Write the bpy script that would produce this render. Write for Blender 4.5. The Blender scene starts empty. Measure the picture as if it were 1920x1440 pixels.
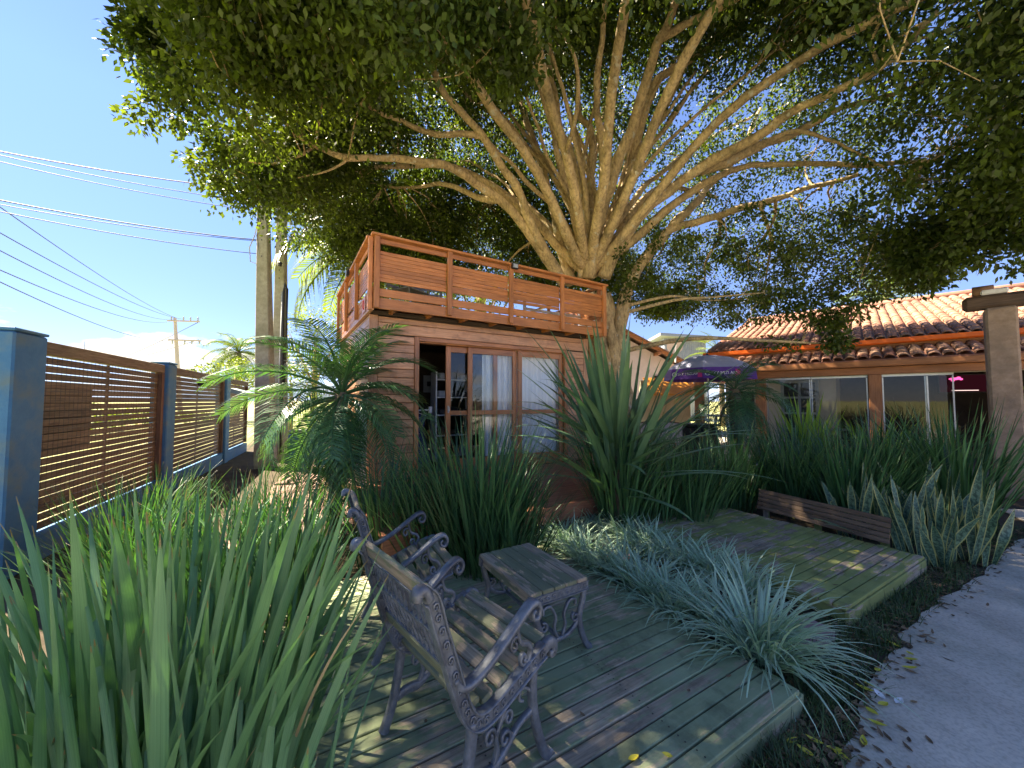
import bpy, math, random
import numpy as np
from mathutils import Vector, Matrix, noise as mnoise

R = math.radians
random.seed(7)
rng = np.random.default_rng(7)
S = bpy.context.scene
COL = S.collection

# ------------------------------------------------------------------ camera, sky, sun, exposure
EYE, PITCH, FPX = 1.6, R(2.6), 700.0
cam_d = bpy.data.cameras.new('camera'); cam = bpy.data.objects.new('camera', cam_d); COL.objects.link(cam)
cam.location = (0, 0, EYE); cam.rotation_euler = (R(90) + PITCH, 0, 0)
cam_d.sensor_width = 36; cam_d.lens = 36 * FPX / 1920
cam_d.clip_start = 0.02; cam_d.clip_end = 5000
S.camera = cam

SUN_AZ, SUN_EL = -68, 53          # azimuth from the view direction (negative = left), elevation
world = bpy.data.worlds.new('World'); S.world = world; world.use_nodes = True
wn, wl = world.node_tree.nodes, world.node_tree.links
wn.clear()
SKY_STRENGTH = 0.06
w_out = wn.new('ShaderNodeOutputWorld'); w_bg = wn.new('ShaderNodeBackground')
w_sky = wn.new('ShaderNodeTexSky'); w_sky.sky_type = 'NISHITA'; w_sky.sun_disc = False
w_sky.sun_elevation = R(SUN_EL); w_sky.sun_rotation = R(SUN_AZ)
w_sky.air_density = 0.6; w_sky.dust_density = 0.0; w_sky.ozone_density = 7.0
w_bg.inputs['Strength'].default_value = SKY_STRENGTH
# low band of cumulus all round the horizon
w_tc = wn.new('ShaderNodeTexCoord'); w_sep = wn.new('ShaderNodeSeparateXYZ')
w_map = wn.new('ShaderNodeMapping'); w_map.inputs['Scale'].default_value = (5.5, 5.5, 13.0); w_map.inputs['Location'].default_value = (1.7, 0.9, 2.3)
w_noi = wn.new('ShaderNodeTexNoise'); w_noi.inputs['Scale'].default_value = 1.25; w_noi.inputs['Detail'].default_value = 7; w_noi.inputs['Roughness'].default_value = 0.55
w_band = wn.new('ShaderNodeValToRGB')
e = w_band.color_ramp.elements
e[0].position = 0.0; e[0].color = (0.3, 0.3, 0.3, 1); e[1].position = 0.21; e[1].color = (0, 0, 0, 1)
for p_, v_ in ((0.03, .9), (0.07, 1.0), (0.11, .93), (0.15, .86)):
    e2 = w_band.color_ramp.elements.new(p_); e2.color = (v_, v_, v_, 1)
w_add = wn.new('ShaderNodeMath'); w_add.operation = 'MULTIPLY'
w_thr = wn.new('ShaderNodeValToRGB'); w_thr.color_ramp.elements[0].position = 0.49; w_thr.color_ramp.elements[1].position = 0.57
w_mix = wn.new('ShaderNodeMix'); w_mix.data_type = 'RGBA'
w_mix.inputs['B'].default_value = (3.1, 3.15, 3.3, 1)
wl.new(w_tc.outputs['Generated'], w_sep.inputs[0]); wl.new(w_tc.outputs['Generated'], w_map.inputs['Vector'])
wl.new(w_map.outputs[0], w_noi.inputs['Vector']); wl.new(w_sep.outputs['Z'], w_band.inputs['Fac'])
wl.new(w_noi.outputs['Fac'], w_add.inputs[0]); wl.new(w_band.outputs['Color'], w_add.inputs[1])
wl.new(w_add.outputs[0], w_thr.inputs['Fac']); wl.new(w_thr.outputs['Color'], w_mix.inputs['Factor'])
w_el = wn.new('ShaderNodeValToRGB')       # darkens the sky towards the horizon, the same all round, so clouds show
ee = w_el.color_ramp.elements
ee[0].position = 0.0; ee[0].color = (0.50, 0.43, 0.46, 1); ee[1].position = 0.5; ee[1].color = (0.98, 0.92, 1.0, 1)
ex_ = ee.new(0.12); ex_.color = (0.64, 0.56, 0.62, 1)
w_mul = wn.new('ShaderNodeMix'); w_mul.data_type = 'RGBA'; w_mul.blend_type = 'MULTIPLY'; w_mul.inputs['Factor'].default_value = 1.0
wl.new(w_sep.outputs['Z'], w_el.inputs['Fac']); wl.new(w_sky.outputs[0], w_mul.inputs['A']); wl.new(w_el.outputs['Color'], w_mul.inputs['B'])
wl.new(w_mul.outputs['Result'], w_mix.inputs['A']); wl.new(w_mix.outputs['Result'], w_bg.inputs['Color'])
wl.new(w_bg.outputs[0], w_out.inputs['Surface'])

sun_d = bpy.data.lights.new('sun', 'SUN'); sun_d.energy = 3.7; sun_d.angle = R(0.53); sun_d.color = (1.0, 0.93, 0.80)
sun = bpy.data.objects.new('sun', sun_d); COL.objects.link(sun)
sdir = Vector((math.sin(R(SUN_AZ)) * math.cos(R(SUN_EL)), math.cos(R(SUN_AZ)) * math.cos(R(SUN_EL)), math.sin(R(SUN_EL))))
sun.rotation_euler = sdir.to_track_quat('Z', 'Y').to_euler(); sun.location = (-20, 10, 30)
S.view_settings.view_transform = 'Standard'; S.view_settings.look = 'None'
S.view_settings.exposure = 3.0; S.view_settings.gamma = 1
S.view_settings.use_white_balance = True; S.view_settings.white_balance_temperature = 7400     # camera set for open shade
S.cycles.max_bounces = 7; S.cycles.diffuse_bounces = 4; S.cycles.glossy_bounces = 3; S.cycles.transmission_bounces = 3; S.cycles.transparent_max_bounces = 10

# ------------------------------------------------------------------ helpers
CP, SP = math.cos(PITCH), math.sin(PITCH)
def ray(px, py):
    u, v = (px - 960) / FPX, (720 - py) / FPX
    d = Vector((u, CP - v * SP, SP + v * CP))
    return d / d.y
def at(px, py, dist):                      # the point seen at a picture position, dist metres ahead
    d = ray(px, py); return Vector((0, 0, EYE)) + d * dist
def onz(px, py, z=0.0):                    # the same on a level surface
    d = ray(px, py); return Vector((0, 0, EYE)) + d * ((z - EYE) / d.z)

def tag(o, label=None, cat=None, group=None, kind=None):
    if label: o['label'] = label
    if cat: o['category'] = cat
    if group: o['group'] = group
    if kind: o['kind'] = kind
    return o
def link(name, data, parent=None, loc=None, rot=None):
    o = bpy.data.objects.new(name, data); COL.objects.link(o)
    if parent: o.parent = parent
    if loc is not None: o.location = loc
    if rot is not None: o.rotation_euler = rot
    return o
def thing(name, label, cat, loc=(0, 0, 0), rz=0.0, group=None, kind=None):
    o = link(name, None, None, loc, (0, 0, rz)); o.empty_display_size = 0.1
    return tag(o, label, cat, group, kind)
def az_rz(az): return R(90 - az)           # local X along azimuth az

class MB:
    def __init__(s): s.v = []; s.f = []; s.uv = {}
    def add(s, vs, fs, uvs=None):
        b = len(s.v); s.v += [tuple(x) for x in vs]
        for i, f in enumerate(fs):
            if uvs: s.uv[len(s.f)] = [uvs[k] for k in f]
            s.f.append(tuple(b + k for k in f))
    def box(s, c, d, rot=None, ch=0.0):
        vs, fs = chbox(d[0], d[1], d[2], ch)
        m = rot if rot is not None else Matrix.Identity(3)
        c = Vector(c); s.add([c + m @ Vector(v) for v in vs], fs)
    def beam(s, p, q, w, h, up=(0, 0, 1), ch=0.0):
        p, q = Vector(p), Vector(q); x = (q - p); L = x.length; x.normalize()
        u = Vector(up); y = u.cross(x)
        if y.length < 1e-4: y = Vector((0, 1, 0)).cross(x)
        y.normalize(); z = x.cross(y)
        s.box((p + q) / 2, (L, w, h), Matrix((x, y, z)).transposed(), ch)
    def tube(s, pts, rad, n=8, cap=True):
        pts = [Vector(p) for p in pts]; m = len(pts)
        if not hasattr(rad, '__len__'): rad = [rad] * m
        t = [(pts[min(i + 1, m - 1)] - pts[max(i - 1, 0)]).normalized() for i in range(m)]
        nrm = t[0].orthogonal().normalized(); vs = []
        for i in range(m):
            nrm = (nrm - t[i] * nrm.dot(t[i]))
            nrm = nrm.normalized() if nrm.length > 1e-6 else t[i].orthogonal().normalized()
            b = t[i].cross(nrm)
            for k in range(n):
                a = 2 * math.pi * k / n
                vs.append(pts[i] + (nrm * math.cos(a) + b * math.sin(a)) * rad[i])
        fs = [(i * n + k, i * n + (k + 1) % n, (i + 1) * n + (k + 1) % n, (i + 1) * n + k) for i in range(m - 1) for k in range(n)]
        if cap: fs += [tuple(range(n - 1, -1, -1)), tuple((m - 1) * n + k for k in range(n))]
        s.add(vs, fs)
    def lathe(s, prof, n=20, c=(0, 0, 0)):
        vs, fs = [], []; c = Vector(c)
        for r, z in prof:
            for k in range(n):
                a = 2 * math.pi * k / n; vs.append(c + Vector((r * math.cos(a), r * math.sin(a), z)))
        for i in range(len(prof) - 1):
            for k in range(n):
                fs.append((i * n + k, i * n + (k + 1) % n, (i + 1) * n + (k + 1) % n, (i + 1) * n + k))
        s.add(vs, fs)
    def ribbon(s, pts, wid, side, fold=0.0, up=None):
        # a leaf blade: rows of 3 (folded) or 2 (flat) points; last row may be a tip
        pts = [Vector(p) for p in pts]; m = len(pts); vs, uvs, fs = [], [], []
        k = 3 if fold else 2
        for i in range(m):
            t = (pts[min(i + 1, m - 1)] - pts[max(i - 1, 0)]).normalized()
            sd = Vector(side[i] if isinstance(side, list) else side); sd = (sd - t * sd.dot(t)).normalized()
            nn = sd.cross(t); w = wid[i] / 2
            if fold:
                vs += [pts[i] - sd * w, pts[i] + nn * (w * fold), pts[i] + sd * w]
                uvs += [(0, i / (m - 1)), (0.5, i / (m - 1)), (1, i / (m - 1))]
            else:
                vs += [pts[i] - sd * w, pts[i] + sd * w]; uvs += [(0, i / (m - 1)), (1, i / (m - 1))]
        for i in range(m - 1):
            for j in range(k - 1):
                a = i * k + j; fs.append((a, a + 1, a + k + 1, a + k))
        s.add(vs, fs, uvs)
    def mesh(s, name, mat=None, smooth=False):
        me = bpy.data.meshes.new(name); me.from_pydata(s.v, [], s.f)
        if s.uv:
            ul = me.uv_layers.new(name='UVMap'); li = 0; flat = []
            for i, f in enumerate(s.f):
                flat += [c for p in (s.uv.get(i) or [(0, 0)] * len(f)) for c in p]
            ul.data.foreach_set('uv', flat)
        if smooth: me.polygons.foreach_set('use_smooth', [True] * len(me.polygons))
        if mat: me.materials.append(mat)
        me.update(); return me
    def build(s, name, mat, parent=None, smooth=False, loc=None, rot=None):
        return link(name, s.mesh(name, mat, smooth), parent, loc, rot)

def chbox(x, y, z, c=0.0):
    x, y, z = x / 2, y / 2, z / 2
    if c <= 0:
        vs = [(a * x, b * y, d * z) for a in (-1, 1) for b in (-1, 1) for d in (-1, 1)]
        return vs, [(0, 1, 3, 2), (4, 6, 7, 5), (0, 4, 5, 1), (2, 3, 7, 6), (0, 2, 6, 4), (1, 5, 7, 3)]
    c = min(c, x * .49, y * .49, z * .49); vs = []; ix = {}
    for a in (-1, 1):
        for b in (-1, 1):
            for d in (-1, 1):
                for ax in range(3):
                    p = [a * (x - c), b * (y - c), d * (z - c)]; h = (x, y, z); p[ax] = (a, b, d)[ax] * h[ax]
                    ix[(a, b, d, ax)] = len(vs); vs.append(tuple(p))
    fs = []
    for ax in range(3):
        o = [i for i in range(3) if i != ax]
        for sg in (-1, 1):
            q = []
            for s1, s2 in ((-1, -1), (1, -1), (1, 1), (-1, 1)):
                k = [0, 0, 0]; k[ax] = sg; k[o[0]] = s1; k[o[1]] = s2; q.append(ix[tuple(k) + (ax,)])
            fs.append(tuple(q))
    for ax in range(3):
        o = [i for i in range(3) if i != ax]
        for s1 in (-1, 1):
            for s2 in (-1, 1):
                q = []
                for e_, face in ((-1, o[0]), (1, o[0]), (1, o[1]), (-1, o[1])):
                    k = [0, 0, 0]; k[ax] = e_; k[o[0]] = s1; k[o[1]] = s2; q.append(ix[tuple(k) + (face,)])
                fs.append(tuple(q))
    for a in (-1, 1):
        for b in (-1, 1):
            for d in (-1, 1): fs.append(tuple(ix[(a, b, d, ax)] for ax in range(3)))
    # orient outward
    out = []
    for f in fs:
        p = [Vector(vs[i]) for i in f]; n = (p[1] - p[0]).cross(p[2] - p[0]); cc = sum(p, Vector()) / len(p)
        out.append(f if n.dot(cc) > 0 else tuple(reversed(f)))
    return vs, out

_mesh_cache = {}
def plank(name, p, q, w, t, mat, parent, up=(0, 0, 1), ch=0.004, roll=0.0, sag=0.0):
    """one board as its own object: long axis = local X (grain), w across, t thick along up"""
    p, q = Vector(p), Vector(q); x = q - p; L = x.length; x.normalize()
    u = Vector(up); y = u.cross(x); y.normalize(); z = x.cross(y)
    if roll:
        y, z = y * math.cos(roll) + z * math.sin(roll), z * math.cos(roll) - y * math.sin(roll)
    key = (round(L, 3), round(w, 4), round(t, 4), ch, mat.name)
    me = _mesh_cache.get(key)
    if me is None:
        mb = MB(); vs, fs = chbox(L, w, t, ch); mb.add(vs, fs); me = mb.mesh(name, mat); _mesh_cache[key] = me
    o = bpy.data.objects.new(name, me); COL.objects.link(o); o.parent = parent
    o.matrix_local = Matrix.Translation((p + q) / 2) @ Matrix((x, y, z)).transposed().to_4x4()
    return o

# ------------------------------------------------------------------ materials
def new_mat(name):
    m = bpy.data.materials.new(name); m.use_nodes = True
    nt = m.node_tree; nt.nodes.clear(); out = nt.nodes.new('ShaderNodeOutputMaterial')
    return m, nt, out
def N(nt, typ, **kw):
    n = nt.nodes.new(typ)
    for k, v in kw.items():
        if k in n.inputs: n.inputs[k].default_value = v
        else: setattr(n, k, v)
    return n
def ramp(nt, fac, stops):
    r = nt.nodes.new('ShaderNodeValToRGB'); el = r.color_ramp.elements
    el[0].position, el[0].color = stops[0][0], (*stops[0][1], 1)
    el[1].position, el[1].color = stops[-1][0], (*stops[-1][1], 1)
    for p, c in stops[1:-1]:
        x = el.new(p); x.color = (*c, 1)
    nt.links.new(fac, r.inputs['Fac']); return r.outputs['Color']
def mixc(nt, fac, a, b, mode='MIX'):
    m = nt.nodes.new('ShaderNodeMix'); m.data_type = 'RGBA'; m.blend_type = mode
    for val, key in ((fac, 'Factor'), (a, 'A'), (b, 'B')):
        if hasattr(val, 'links') or hasattr(val, 'is_linked'): nt.links.new(val, m.inputs[key])
        else: m.inputs[key].default_value = val if key == 'Factor' else (*val, 1)
    return m.outputs['Result']
def noise_fac(nt, scale, detail=4, vec=None, mscale=(1, 1, 1), coord='Object', rough=0.55, dist=0.0):
    if vec is None:
        tc = nt.nodes.new('ShaderNodeTexCoord'); vec = tc.outputs[coord]
    mp = nt.nodes.new('ShaderNodeMapping'); mp.inputs['Scale'].default_value = mscale
    nt.links.new(vec, mp.inputs['Vector'])
    n = N(nt, 'ShaderNodeTexNoise', Scale=scale, Detail=detail, Roughness=rough, Distortion=dist)
    nt.links.new(mp.outputs[0], n.inputs['Vector']); return n.outputs['Fac']
def world_vec(nt):
    g = nt.nodes.new('ShaderNodeNewGeometry'); return g.outputs['Position']
def bump(nt, h, strength, dist=0.01, prev=None):
    b = N(nt, 'ShaderNodeBump', Strength=strength, Distance=dist); nt.links.new(h, b.inputs['Height'])
    if prev is not None: nt.links.new(prev, b.inputs['Normal'])
    return b.outputs['Normal']
def principled(nt, out, col, rough=0.6, nrm=None, metal=0.0, coat=0.0, spec=0.5, **kw):
    p = N(nt, 'ShaderNodeBsdfPrincipled', Metallic=metal)
    p.inputs['Specular IOR Level'].default_value = spec; p.inputs['Coat Weight'].default_value = coat
    for val, key in ((col, 'Base Color'), (rough, 'Roughness')):
        if hasattr(val, 'links') or hasattr(val, 'is_linked'): nt.links.new(val, p.inputs[key])
        else: p.inputs[key].default_value = (*val, 1) if key == 'Base Color' else val
    if nrm is not None: nt.links.new(nrm, p.inputs['Normal'])
    nt.links.new(p.outputs[0], out.inputs['Surface']); return p

def wood_mat(name, c_dark, c_light, rough=0.5, coat=0.0, moss=None, moss_amt=0.5, grain=1.0, rand=0.25, spec=0.4, dirt=0.0):
    m, nt, out = new_mat(name)
    oi = nt.nodes.new('ShaderNodeObjectInfo'); tc = nt.nodes.new('ShaderNodeTexCoord')
    va = N(nt, 'ShaderNodeVectorMath', operation='ADD'); sc = N(nt, 'ShaderNodeVectorMath', operation='SCALE'); sc.inputs['Scale'].default_value = 37.0
    cmb = nt.nodes.new('ShaderNodeCombineXYZ')
    for i in range(3): nt.links.new(oi.outputs['Random'], cmb.inputs[i])
    nt.links.new(cmb.outputs[0], sc.inputs[0]); nt.links.new(tc.outputs['Object'], va.inputs[0]); nt.links.new(sc.outputs[0], va.inputs[1])
    v = va.outputs[0]
    g = noise_fac(nt, 3.0, 6, v, (1.2, 22, 22), rough=0.6, dist=0.6)
    b = noise_fac(nt, 2.2, 4, v, (1, 3, 3))
    col = ramp(nt, g, [(0.3, c_dark), (0.52, tuple((a + c) / 2 for a, c in zip(c_dark, c_light))), (0.72, c_light)])
    col = mixc(nt, 1.0, col, ramp(nt, b, [(0.3, (0.72, 0.72, 0.72)), (0.7, (1.12, 1.1, 1.06))]), 'MULTIPLY')
    k = mixc(nt, oi.outputs['Random'], (1 - rand, 1 - rand, 1 - rand * 0.9), (1 + rand * .5, 1 + rand * .45, 1 + rand * .4))
    col = mixc(nt, 1.0, col, k, 'MULTIPLY')
    if moss:
        wv = world_vec(nt)
        mf = noise_fac(nt, 1.35, 6, wv, (1, 1, 1), rough=0.62)
        mf2 = noise_fac(nt, 7, 5, v, (0.6, 2.5, 2.5), rough=0.65)
        add = N(nt, 'ShaderNodeMath', operation='ADD'); nt.links.new(mf, add.inputs[0]); nt.links.new(mf2, add.inputs[1])
        rb_ = N(nt, 'ShaderNodeMath', operation='MULTIPLY_ADD'); rb_.inputs[1].default_value = 0.2; nt.links.new(oi.outputs['Random'], rb_.inputs[0]); nt.links.new(add.outputs[0], rb_.inputs[2])
        sb_ = N(nt, 'ShaderNodeMath', operation='SUBTRACT'); sb_.inputs[1].default_value = 0.1; nt.links.new(rb_.outputs[0], sb_.inputs[0])
        fac = ramp(nt, sb_.outputs[0], [(1.18 - 0.3 * moss_amt - 0.10, (0, 0, 0)), (1.18 - 0.3 * moss_amt + 0.16, (0.9, 0.9, 0.9))])
        fm = nt.nodes.new('ShaderNodeRGBToBW'); nt.links.new(fac, fm.inputs[0])
        mcol = ramp(nt, noise_fac(nt, 2.3, 4, wv), [(0.3, moss[0]), (0.7, moss[1])])
        col = mixc(nt, fm.outputs[0], col, mcol)
    if dirt:
        df = noise_fac(nt, 5, 6, world_vec(nt), rough=0.7)
        col = mixc(nt, 1.0, col, ramp(nt, df, [(0.34, (1 - dirt,) * 3), (0.5, (1, 1, 1))]), 'MULTIPLY')
    rf = ramp(nt, g, [(0.3, (min(1, rough + .15),) * 3), (0.7, (rough,) * 3)])
    rb = nt.nodes.new('ShaderNodeRGBToBW'); nt.links.new(rf, rb.inputs[0])
    principled(nt, out, col, rb.outputs[0], bump(nt, g, 0.35 * grain, 0.004), coat=coat, spec=spec)
    return m

def rough_mat(name, c1, c2, scale=6, rough=0.8, bstr=0.3, bscale=None, c3=None, s3=1.0, metal=0.0, spec=0.4, coord='Object', bdist=0.01, t3=(0.5, 0.7)):
    m, nt, out = new_mat(name)
    f = noise_fac(nt, scale, 6, coord=coord, rough=0.65)
    col = ramp(nt, f, [(0.3, c1), (0.7, c2)])
    if c3:
        f3 = noise_fac(nt, s3, 5, coord=coord, rough=0.6)
        ff = nt.nodes.new('ShaderNodeRGBToBW'); nt.links.new(ramp(nt, f3, [(t3[0], (0, 0, 0)), (t3[1], (1, 1, 1))]), ff.inputs[0])
        col = mixc(nt, ff.outputs[0], col, c3)
    h = noise_fac(nt, bscale or scale * 4, 5, coord=coord)
    principled(nt, out, col, rough, bump(nt, h, bstr, bdist), metal=metal, spec=spec)
    return m

def leaf_mat(name, c1, c2, trans=0.35, tcol=None, rough=0.4, scale=2.5, island=0.35, spec=0.4, stripe=None, young=None, blade=False):
    m, nt, out = new_mat(name)
    geo = nt.nodes.new('ShaderNodeNewGeometry')
    f = noise_fac(nt, scale, 3, geo.outputs['Position'])
    col = ramp(nt, f, [(0.32, c1), (0.68, c2)])
    k = mixc(nt, geo.outputs['Random Per Island'], (1 - island,) * 3, (1 + island * .8, 1 + island * .7, 1 + island * .4))
    col = mixc(nt, 1.0, col, k, 'MULTIPLY')
    if young:
        yf = nt.nodes.new('ShaderNodeRGBToBW'); nt.links.new(ramp(nt, geo.outputs['Random Per Island'], [(young[1], (0, 0, 0)), (young[1] + 0.02, (1, 1, 1))]), yf.inputs[0])
        col = mixc(nt, yf.outputs[0], col, young[0])
    if stripe:
        tc = nt.nodes.new('ShaderNodeTexCoord'); sp = nt.nodes.new('ShaderNodeSeparateXYZ'); nt.links.new(tc.outputs['UV'], sp.inputs[0])
        sf = nt.nodes.new('ShaderNodeRGBToBW')
        nt.links.new(ramp(nt, sp.outputs['X'], stripe[1]), sf.inputs[0])
        if len(stripe) > 2:
            bf = noise_fac(nt, 1.0, 3, tc.outputs['UV'], (3, 26, 1), dist=0.8)
            col = mixc(nt, 1.0, col, ramp(nt, bf, [(0.4, (0.45, 0.5, 0.5)), (0.6, (1.5, 1.45, 1.4))]), 'MULTIPLY')
        col = mixc(nt, sf.outputs[0], col, stripe[0])
    nrm = None
    if blade:
        tcb = nt.nodes.new('ShaderNodeTexCoord'); spb = nt.nodes.new('ShaderNodeSeparateXYZ'); nt.links.new(tcb.outputs['UV'], spb.inputs[0])
        rnd = nt.nodes.new('ShaderNodeCombineXYZ'); nt.links.new(geo.outputs['Random Per Island'], rnd.inputs[2])
        ra = N(nt, 'ShaderNodeVectorMath', operation='MULTIPLY_ADD'); ra.inputs[1].default_value = (1, 1, 1); nt.links.new(tcb.outputs['UV'], ra.inputs[0]); nt.links.new(rnd.outputs[0], ra.inputs[2])
        vf = noise_fac(nt, 1.0, 3, ra.outputs[0], (16, 1.2, 40)); col = mixc(nt, 1.0, col, ramp(nt, vf, [(0.3, (0.72, 0.74, 0.72)), (0.7, (1.22, 1.2, 1.18))]), 'MULTIPLY')
        bl = noise_fac(nt, 1.0, 4, ra.outputs[0], (2.5, 9, 40)); bw = nt.nodes.new('ShaderNodeRGBToBW'); nt.links.new(ramp(nt, bl, [(0.70, (0, 0, 0)), (0.78, (0.6, 0.6, 0.6))]), bw.inputs[0])
        col = mixc(nt, bw.outputs[0], col, (0.24, 0.22, 0.09))
        tj = N(nt, 'ShaderNodeMath', operation='MULTIPLY_ADD'); tj.inputs[1].default_value = 0.05; nt.links.new(geo.outputs['Random Per Island'], tj.inputs[0]); nt.links.new(spb.outputs['Y'], tj.inputs[2])
        tb = nt.nodes.new('ShaderNodeRGBToBW'); nt.links.new(ramp(nt, tj.outputs[0], [(0.985, (0, 0, 0)), (1.0, (0.85, 0.85, 0.85))]), tb.inputs[0])
        col = mixc(nt, tb.outputs[0], col, (0.22, 0.15, 0.07))
        nrm = bump(nt, vf, 0.35, 0.003)
    p = N(nt, 'ShaderNodeBsdfPrincipled', Roughness=rough); p.inputs['Specular IOR Level'].default_value = spec
    if nrm is not None: nt.links.new(nrm, p.inputs['Normal'])
    nt.links.new(col, p.inputs['Base Color'])
    t = nt.nodes.new('ShaderNodeBsdfTranslucent')
    tc2 = mixc(nt, 1.0, col, tcol or (1.5, 1.6, 0.6), 'MULTIPLY'); nt.links.new(tc2, t.inputs['Color'])
    mx = N(nt, 'ShaderNodeMixShader', Fac=trans); nt.links.new(p.outputs[0], mx.inputs[1]); nt.links.new(t.outputs[0], mx.inputs[2])
    nt.links.new(mx.outputs[0], out.inputs['Surface'])
    return m

def glass_mat(name, tint=(0.9, 0.95, 0.95), ior=1.7):
    m, nt, out = new_mat(name)
    tr = nt.nodes.new('ShaderNodeBsdfTransparent'); tr.inputs[0].default_value = (*tint, 1)
    gl = nt.nodes.new('ShaderNodeBsdfGlossy'); gl.inputs['Roughness'].default_value = 0.015
    fr = N(nt, 'ShaderNodeFresnel', IOR=ior)
    mx = nt.nodes.new('ShaderNodeMixShader'); nt.links.new(fr.outputs[0], mx.inputs[0]); nt.links.new(tr.outputs[0], mx.inputs[1]); nt.links.new(gl.outputs[0], mx.inputs[2])
    nt.links.new(mx.outputs[0], out.inputs['Surface']); return m
def emit_mat(name, col, s):
    m, nt, out = new_mat(name); e = N(nt, 'ShaderNodeEmission', Strength=s); e.inputs[0].default_value = (*col, 1)
    nt.links.new(e.outputs[0], out.inputs['Surface']); return m
def plain(name, col, rough=0.5, metal=0.0, spec=0.5):
    return rough_mat(name, tuple(c * .85 for c in col), tuple(min(1, c * 1.1) for c in col), 9, rough, 0.05, metal=metal, spec=spec)

M = {}
M['cabin'] = wood_mat('varnished pine', (0.48, 0.215, 0.105), (0.76, 0.43, 0.245), 0.34, coat=0.15, rand=0.28, dirt=0.25)
M['cabin_side'] = M['cabin']
M['cabin_trim'] = wood_mat('varnished trim', (0.38, 0.14, 0.05), (0.62, 0.27, 0.11), 0.32, coat=0.2, rand=0.15)
M['balcony'] = wood_mat('balcony wood', (0.42, 0.145, 0.045), (0.68, 0.28, 0.095), 0.36, coat=0.12, rand=0.2)
M['porch'] = wood_mat('porch boards', (0.24, 0.085, 0.045), (0.42, 0.18, 0.10), 0.42, rand=0.15, dirt=0.3)
M['deck'] = wood_mat('weathered deck boards', (0.28, 0.225, 0.16), (0.60, 0.50, 0.37), 0.75, moss=((0.14, 0.19, 0.09), (0.29, 0.36, 0.21)), moss_amt=0.66, rand=0.22, dirt=0.4)
M['deck_mossy'] = wood_mat('mossy deck boards', (0.25, 0.20, 0.145), (0.55, 0.45, 0.35), 0.8, moss=((0.15, 0.19, 0.045), (0.28, 0.32, 0.09)), moss_amt=0.5, rand=0.22, dirt=0.35)
M['bench_wood'] = wood_mat('weathered bench slats', (0.22, 0.175, 0.125), (0.50, 0.41, 0.30), 0.7, moss=((0.10, 0.12, 0.07), (0.15, 0.17, 0.10)), moss_amt=0.45, rand=0.2)
M['edging'] = wood_mat('brown edging slats', (0.13, 0.085, 0.055), (0.27, 0.19, 0.13), 0.75, rand=0.2, dirt=0.3)
M['fence_slat'] = wood_mat('brown fence slats', (0.09, 0.06, 0.04), (0.23, 0.16, 0.105), 0.6, rand=0.3)
M['fence_frame'] = wood_mat('fence frame wood', (0.10, 0.05, 0.032), (0.22, 0.13, 0.085), 0.6, rand=0.15)
M['fence_cap'] = wood_mat('fence cap wood', (0.11, 0.08, 0.05), (0.24, 0.18, 0.125), 0.7, rand=0.15)
M['blue'] = rough_mat('blue painted post', (0.035, 0.14, 0.30), (0.055, 0.19, 0.37), 7, 0.7, 0.4, c3=(0.11, 0.17, 0.20), s3=3.5, t3=(0.5, 0.75))
M['concrete_pole'] = rough_mat('pole concrete', (0.25, 0.235, 0.19), (0.40, 0.38, 0.31), 14, 0.9, 0.3, c3=(0.19, 0.19, 0.13), s3=1.2)
M['iron'] = rough_mat('painted cast iron', (0.085, 0.10, 0.12), (0.18, 0.205, 0.24), 30, 0.45, 0.15, c3=(0.05, 0.055, 0.07), s3=5, metal=0.25, spec=0.6)
M['bark'] = None
M['fig_leaf'] = leaf_mat('fig leaves', (0.04, 0.075, 0.016), (0.085, 0.125, 0.026), 0.52, (1.6, 1.5, 0.55), 0.4, 0.8, 0.5)
M['blade'] = leaf_mat('blade leaves', (0.07, 0.19, 0.085), (0.14, 0.29, 0.15), 0.2, (1.2, 1.4, 0.5), 0.42, 1.2, 0.42, blade=True, young=((0.20, 0.34, 0.04), 0.965))
M['blade_dark'] = leaf_mat('dark blade leaves', (0.035, 0.115, 0.05), (0.08, 0.185, 0.08), 0.22, (1.3, 1.5, 0.5), 0.36, 1.6, 0.5, blade=True)
M['flax'] = leaf_mat('flax leaves', (0.07, 0.16, 0.095), (0.14, 0.25, 0.15), 0.18, (1.3, 1.5, 0.6), 0.4, 1.3, 0.42, blade=True, young=((0.26, 0.28, 0.05), 0.95))
M['silver'] = leaf_mat('silver strap leaves', (0.25, 0.41, 0.28), (0.42, 0.56, 0.42), 0.2, (1.2, 1.4, 0.8), 0.45, 3, 0.35,
                       stripe=((0.50, 0.62, 0.52), [(0.0, (1, 1, 1)), (0.2, (0, 0, 0)), (0.8, (0, 0, 0)), (1.0, (1, 1, 1))]))
M['snake'] = leaf_mat('snake plant leaves', (0.055, 0.125, 0.08), (0.12, 0.20, 0.14), 0.12, (1.2, 1.4, 0.6), 0.35, 3, 0.2,
                      stripe=((0.40, 0.40, 0.15), [(0.0, (1, 1, 1)), (0.09, (1, 1, 1)), (0.12, (0, 0, 0)), (0.88, (0, 0, 0)), (0.91, (1, 1, 1)), (1.0, (1, 1, 1))], True))
M['palm'] = leaf_mat('date palm leaflets', (0.04, 0.125, 0.06), (0.085, 0.19, 0.085), 0.3, (1.5, 1.6, 0.5), 0.33, 2, 0.35)
M['palm_warm'] = leaf_mat('coconut palm leaflets', (0.07, 0.12, 0.025), (0.16, 0.21, 0.045), 0.45, (1.6, 1.6, 0.4), 0.4, 1, 0.4)
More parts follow.
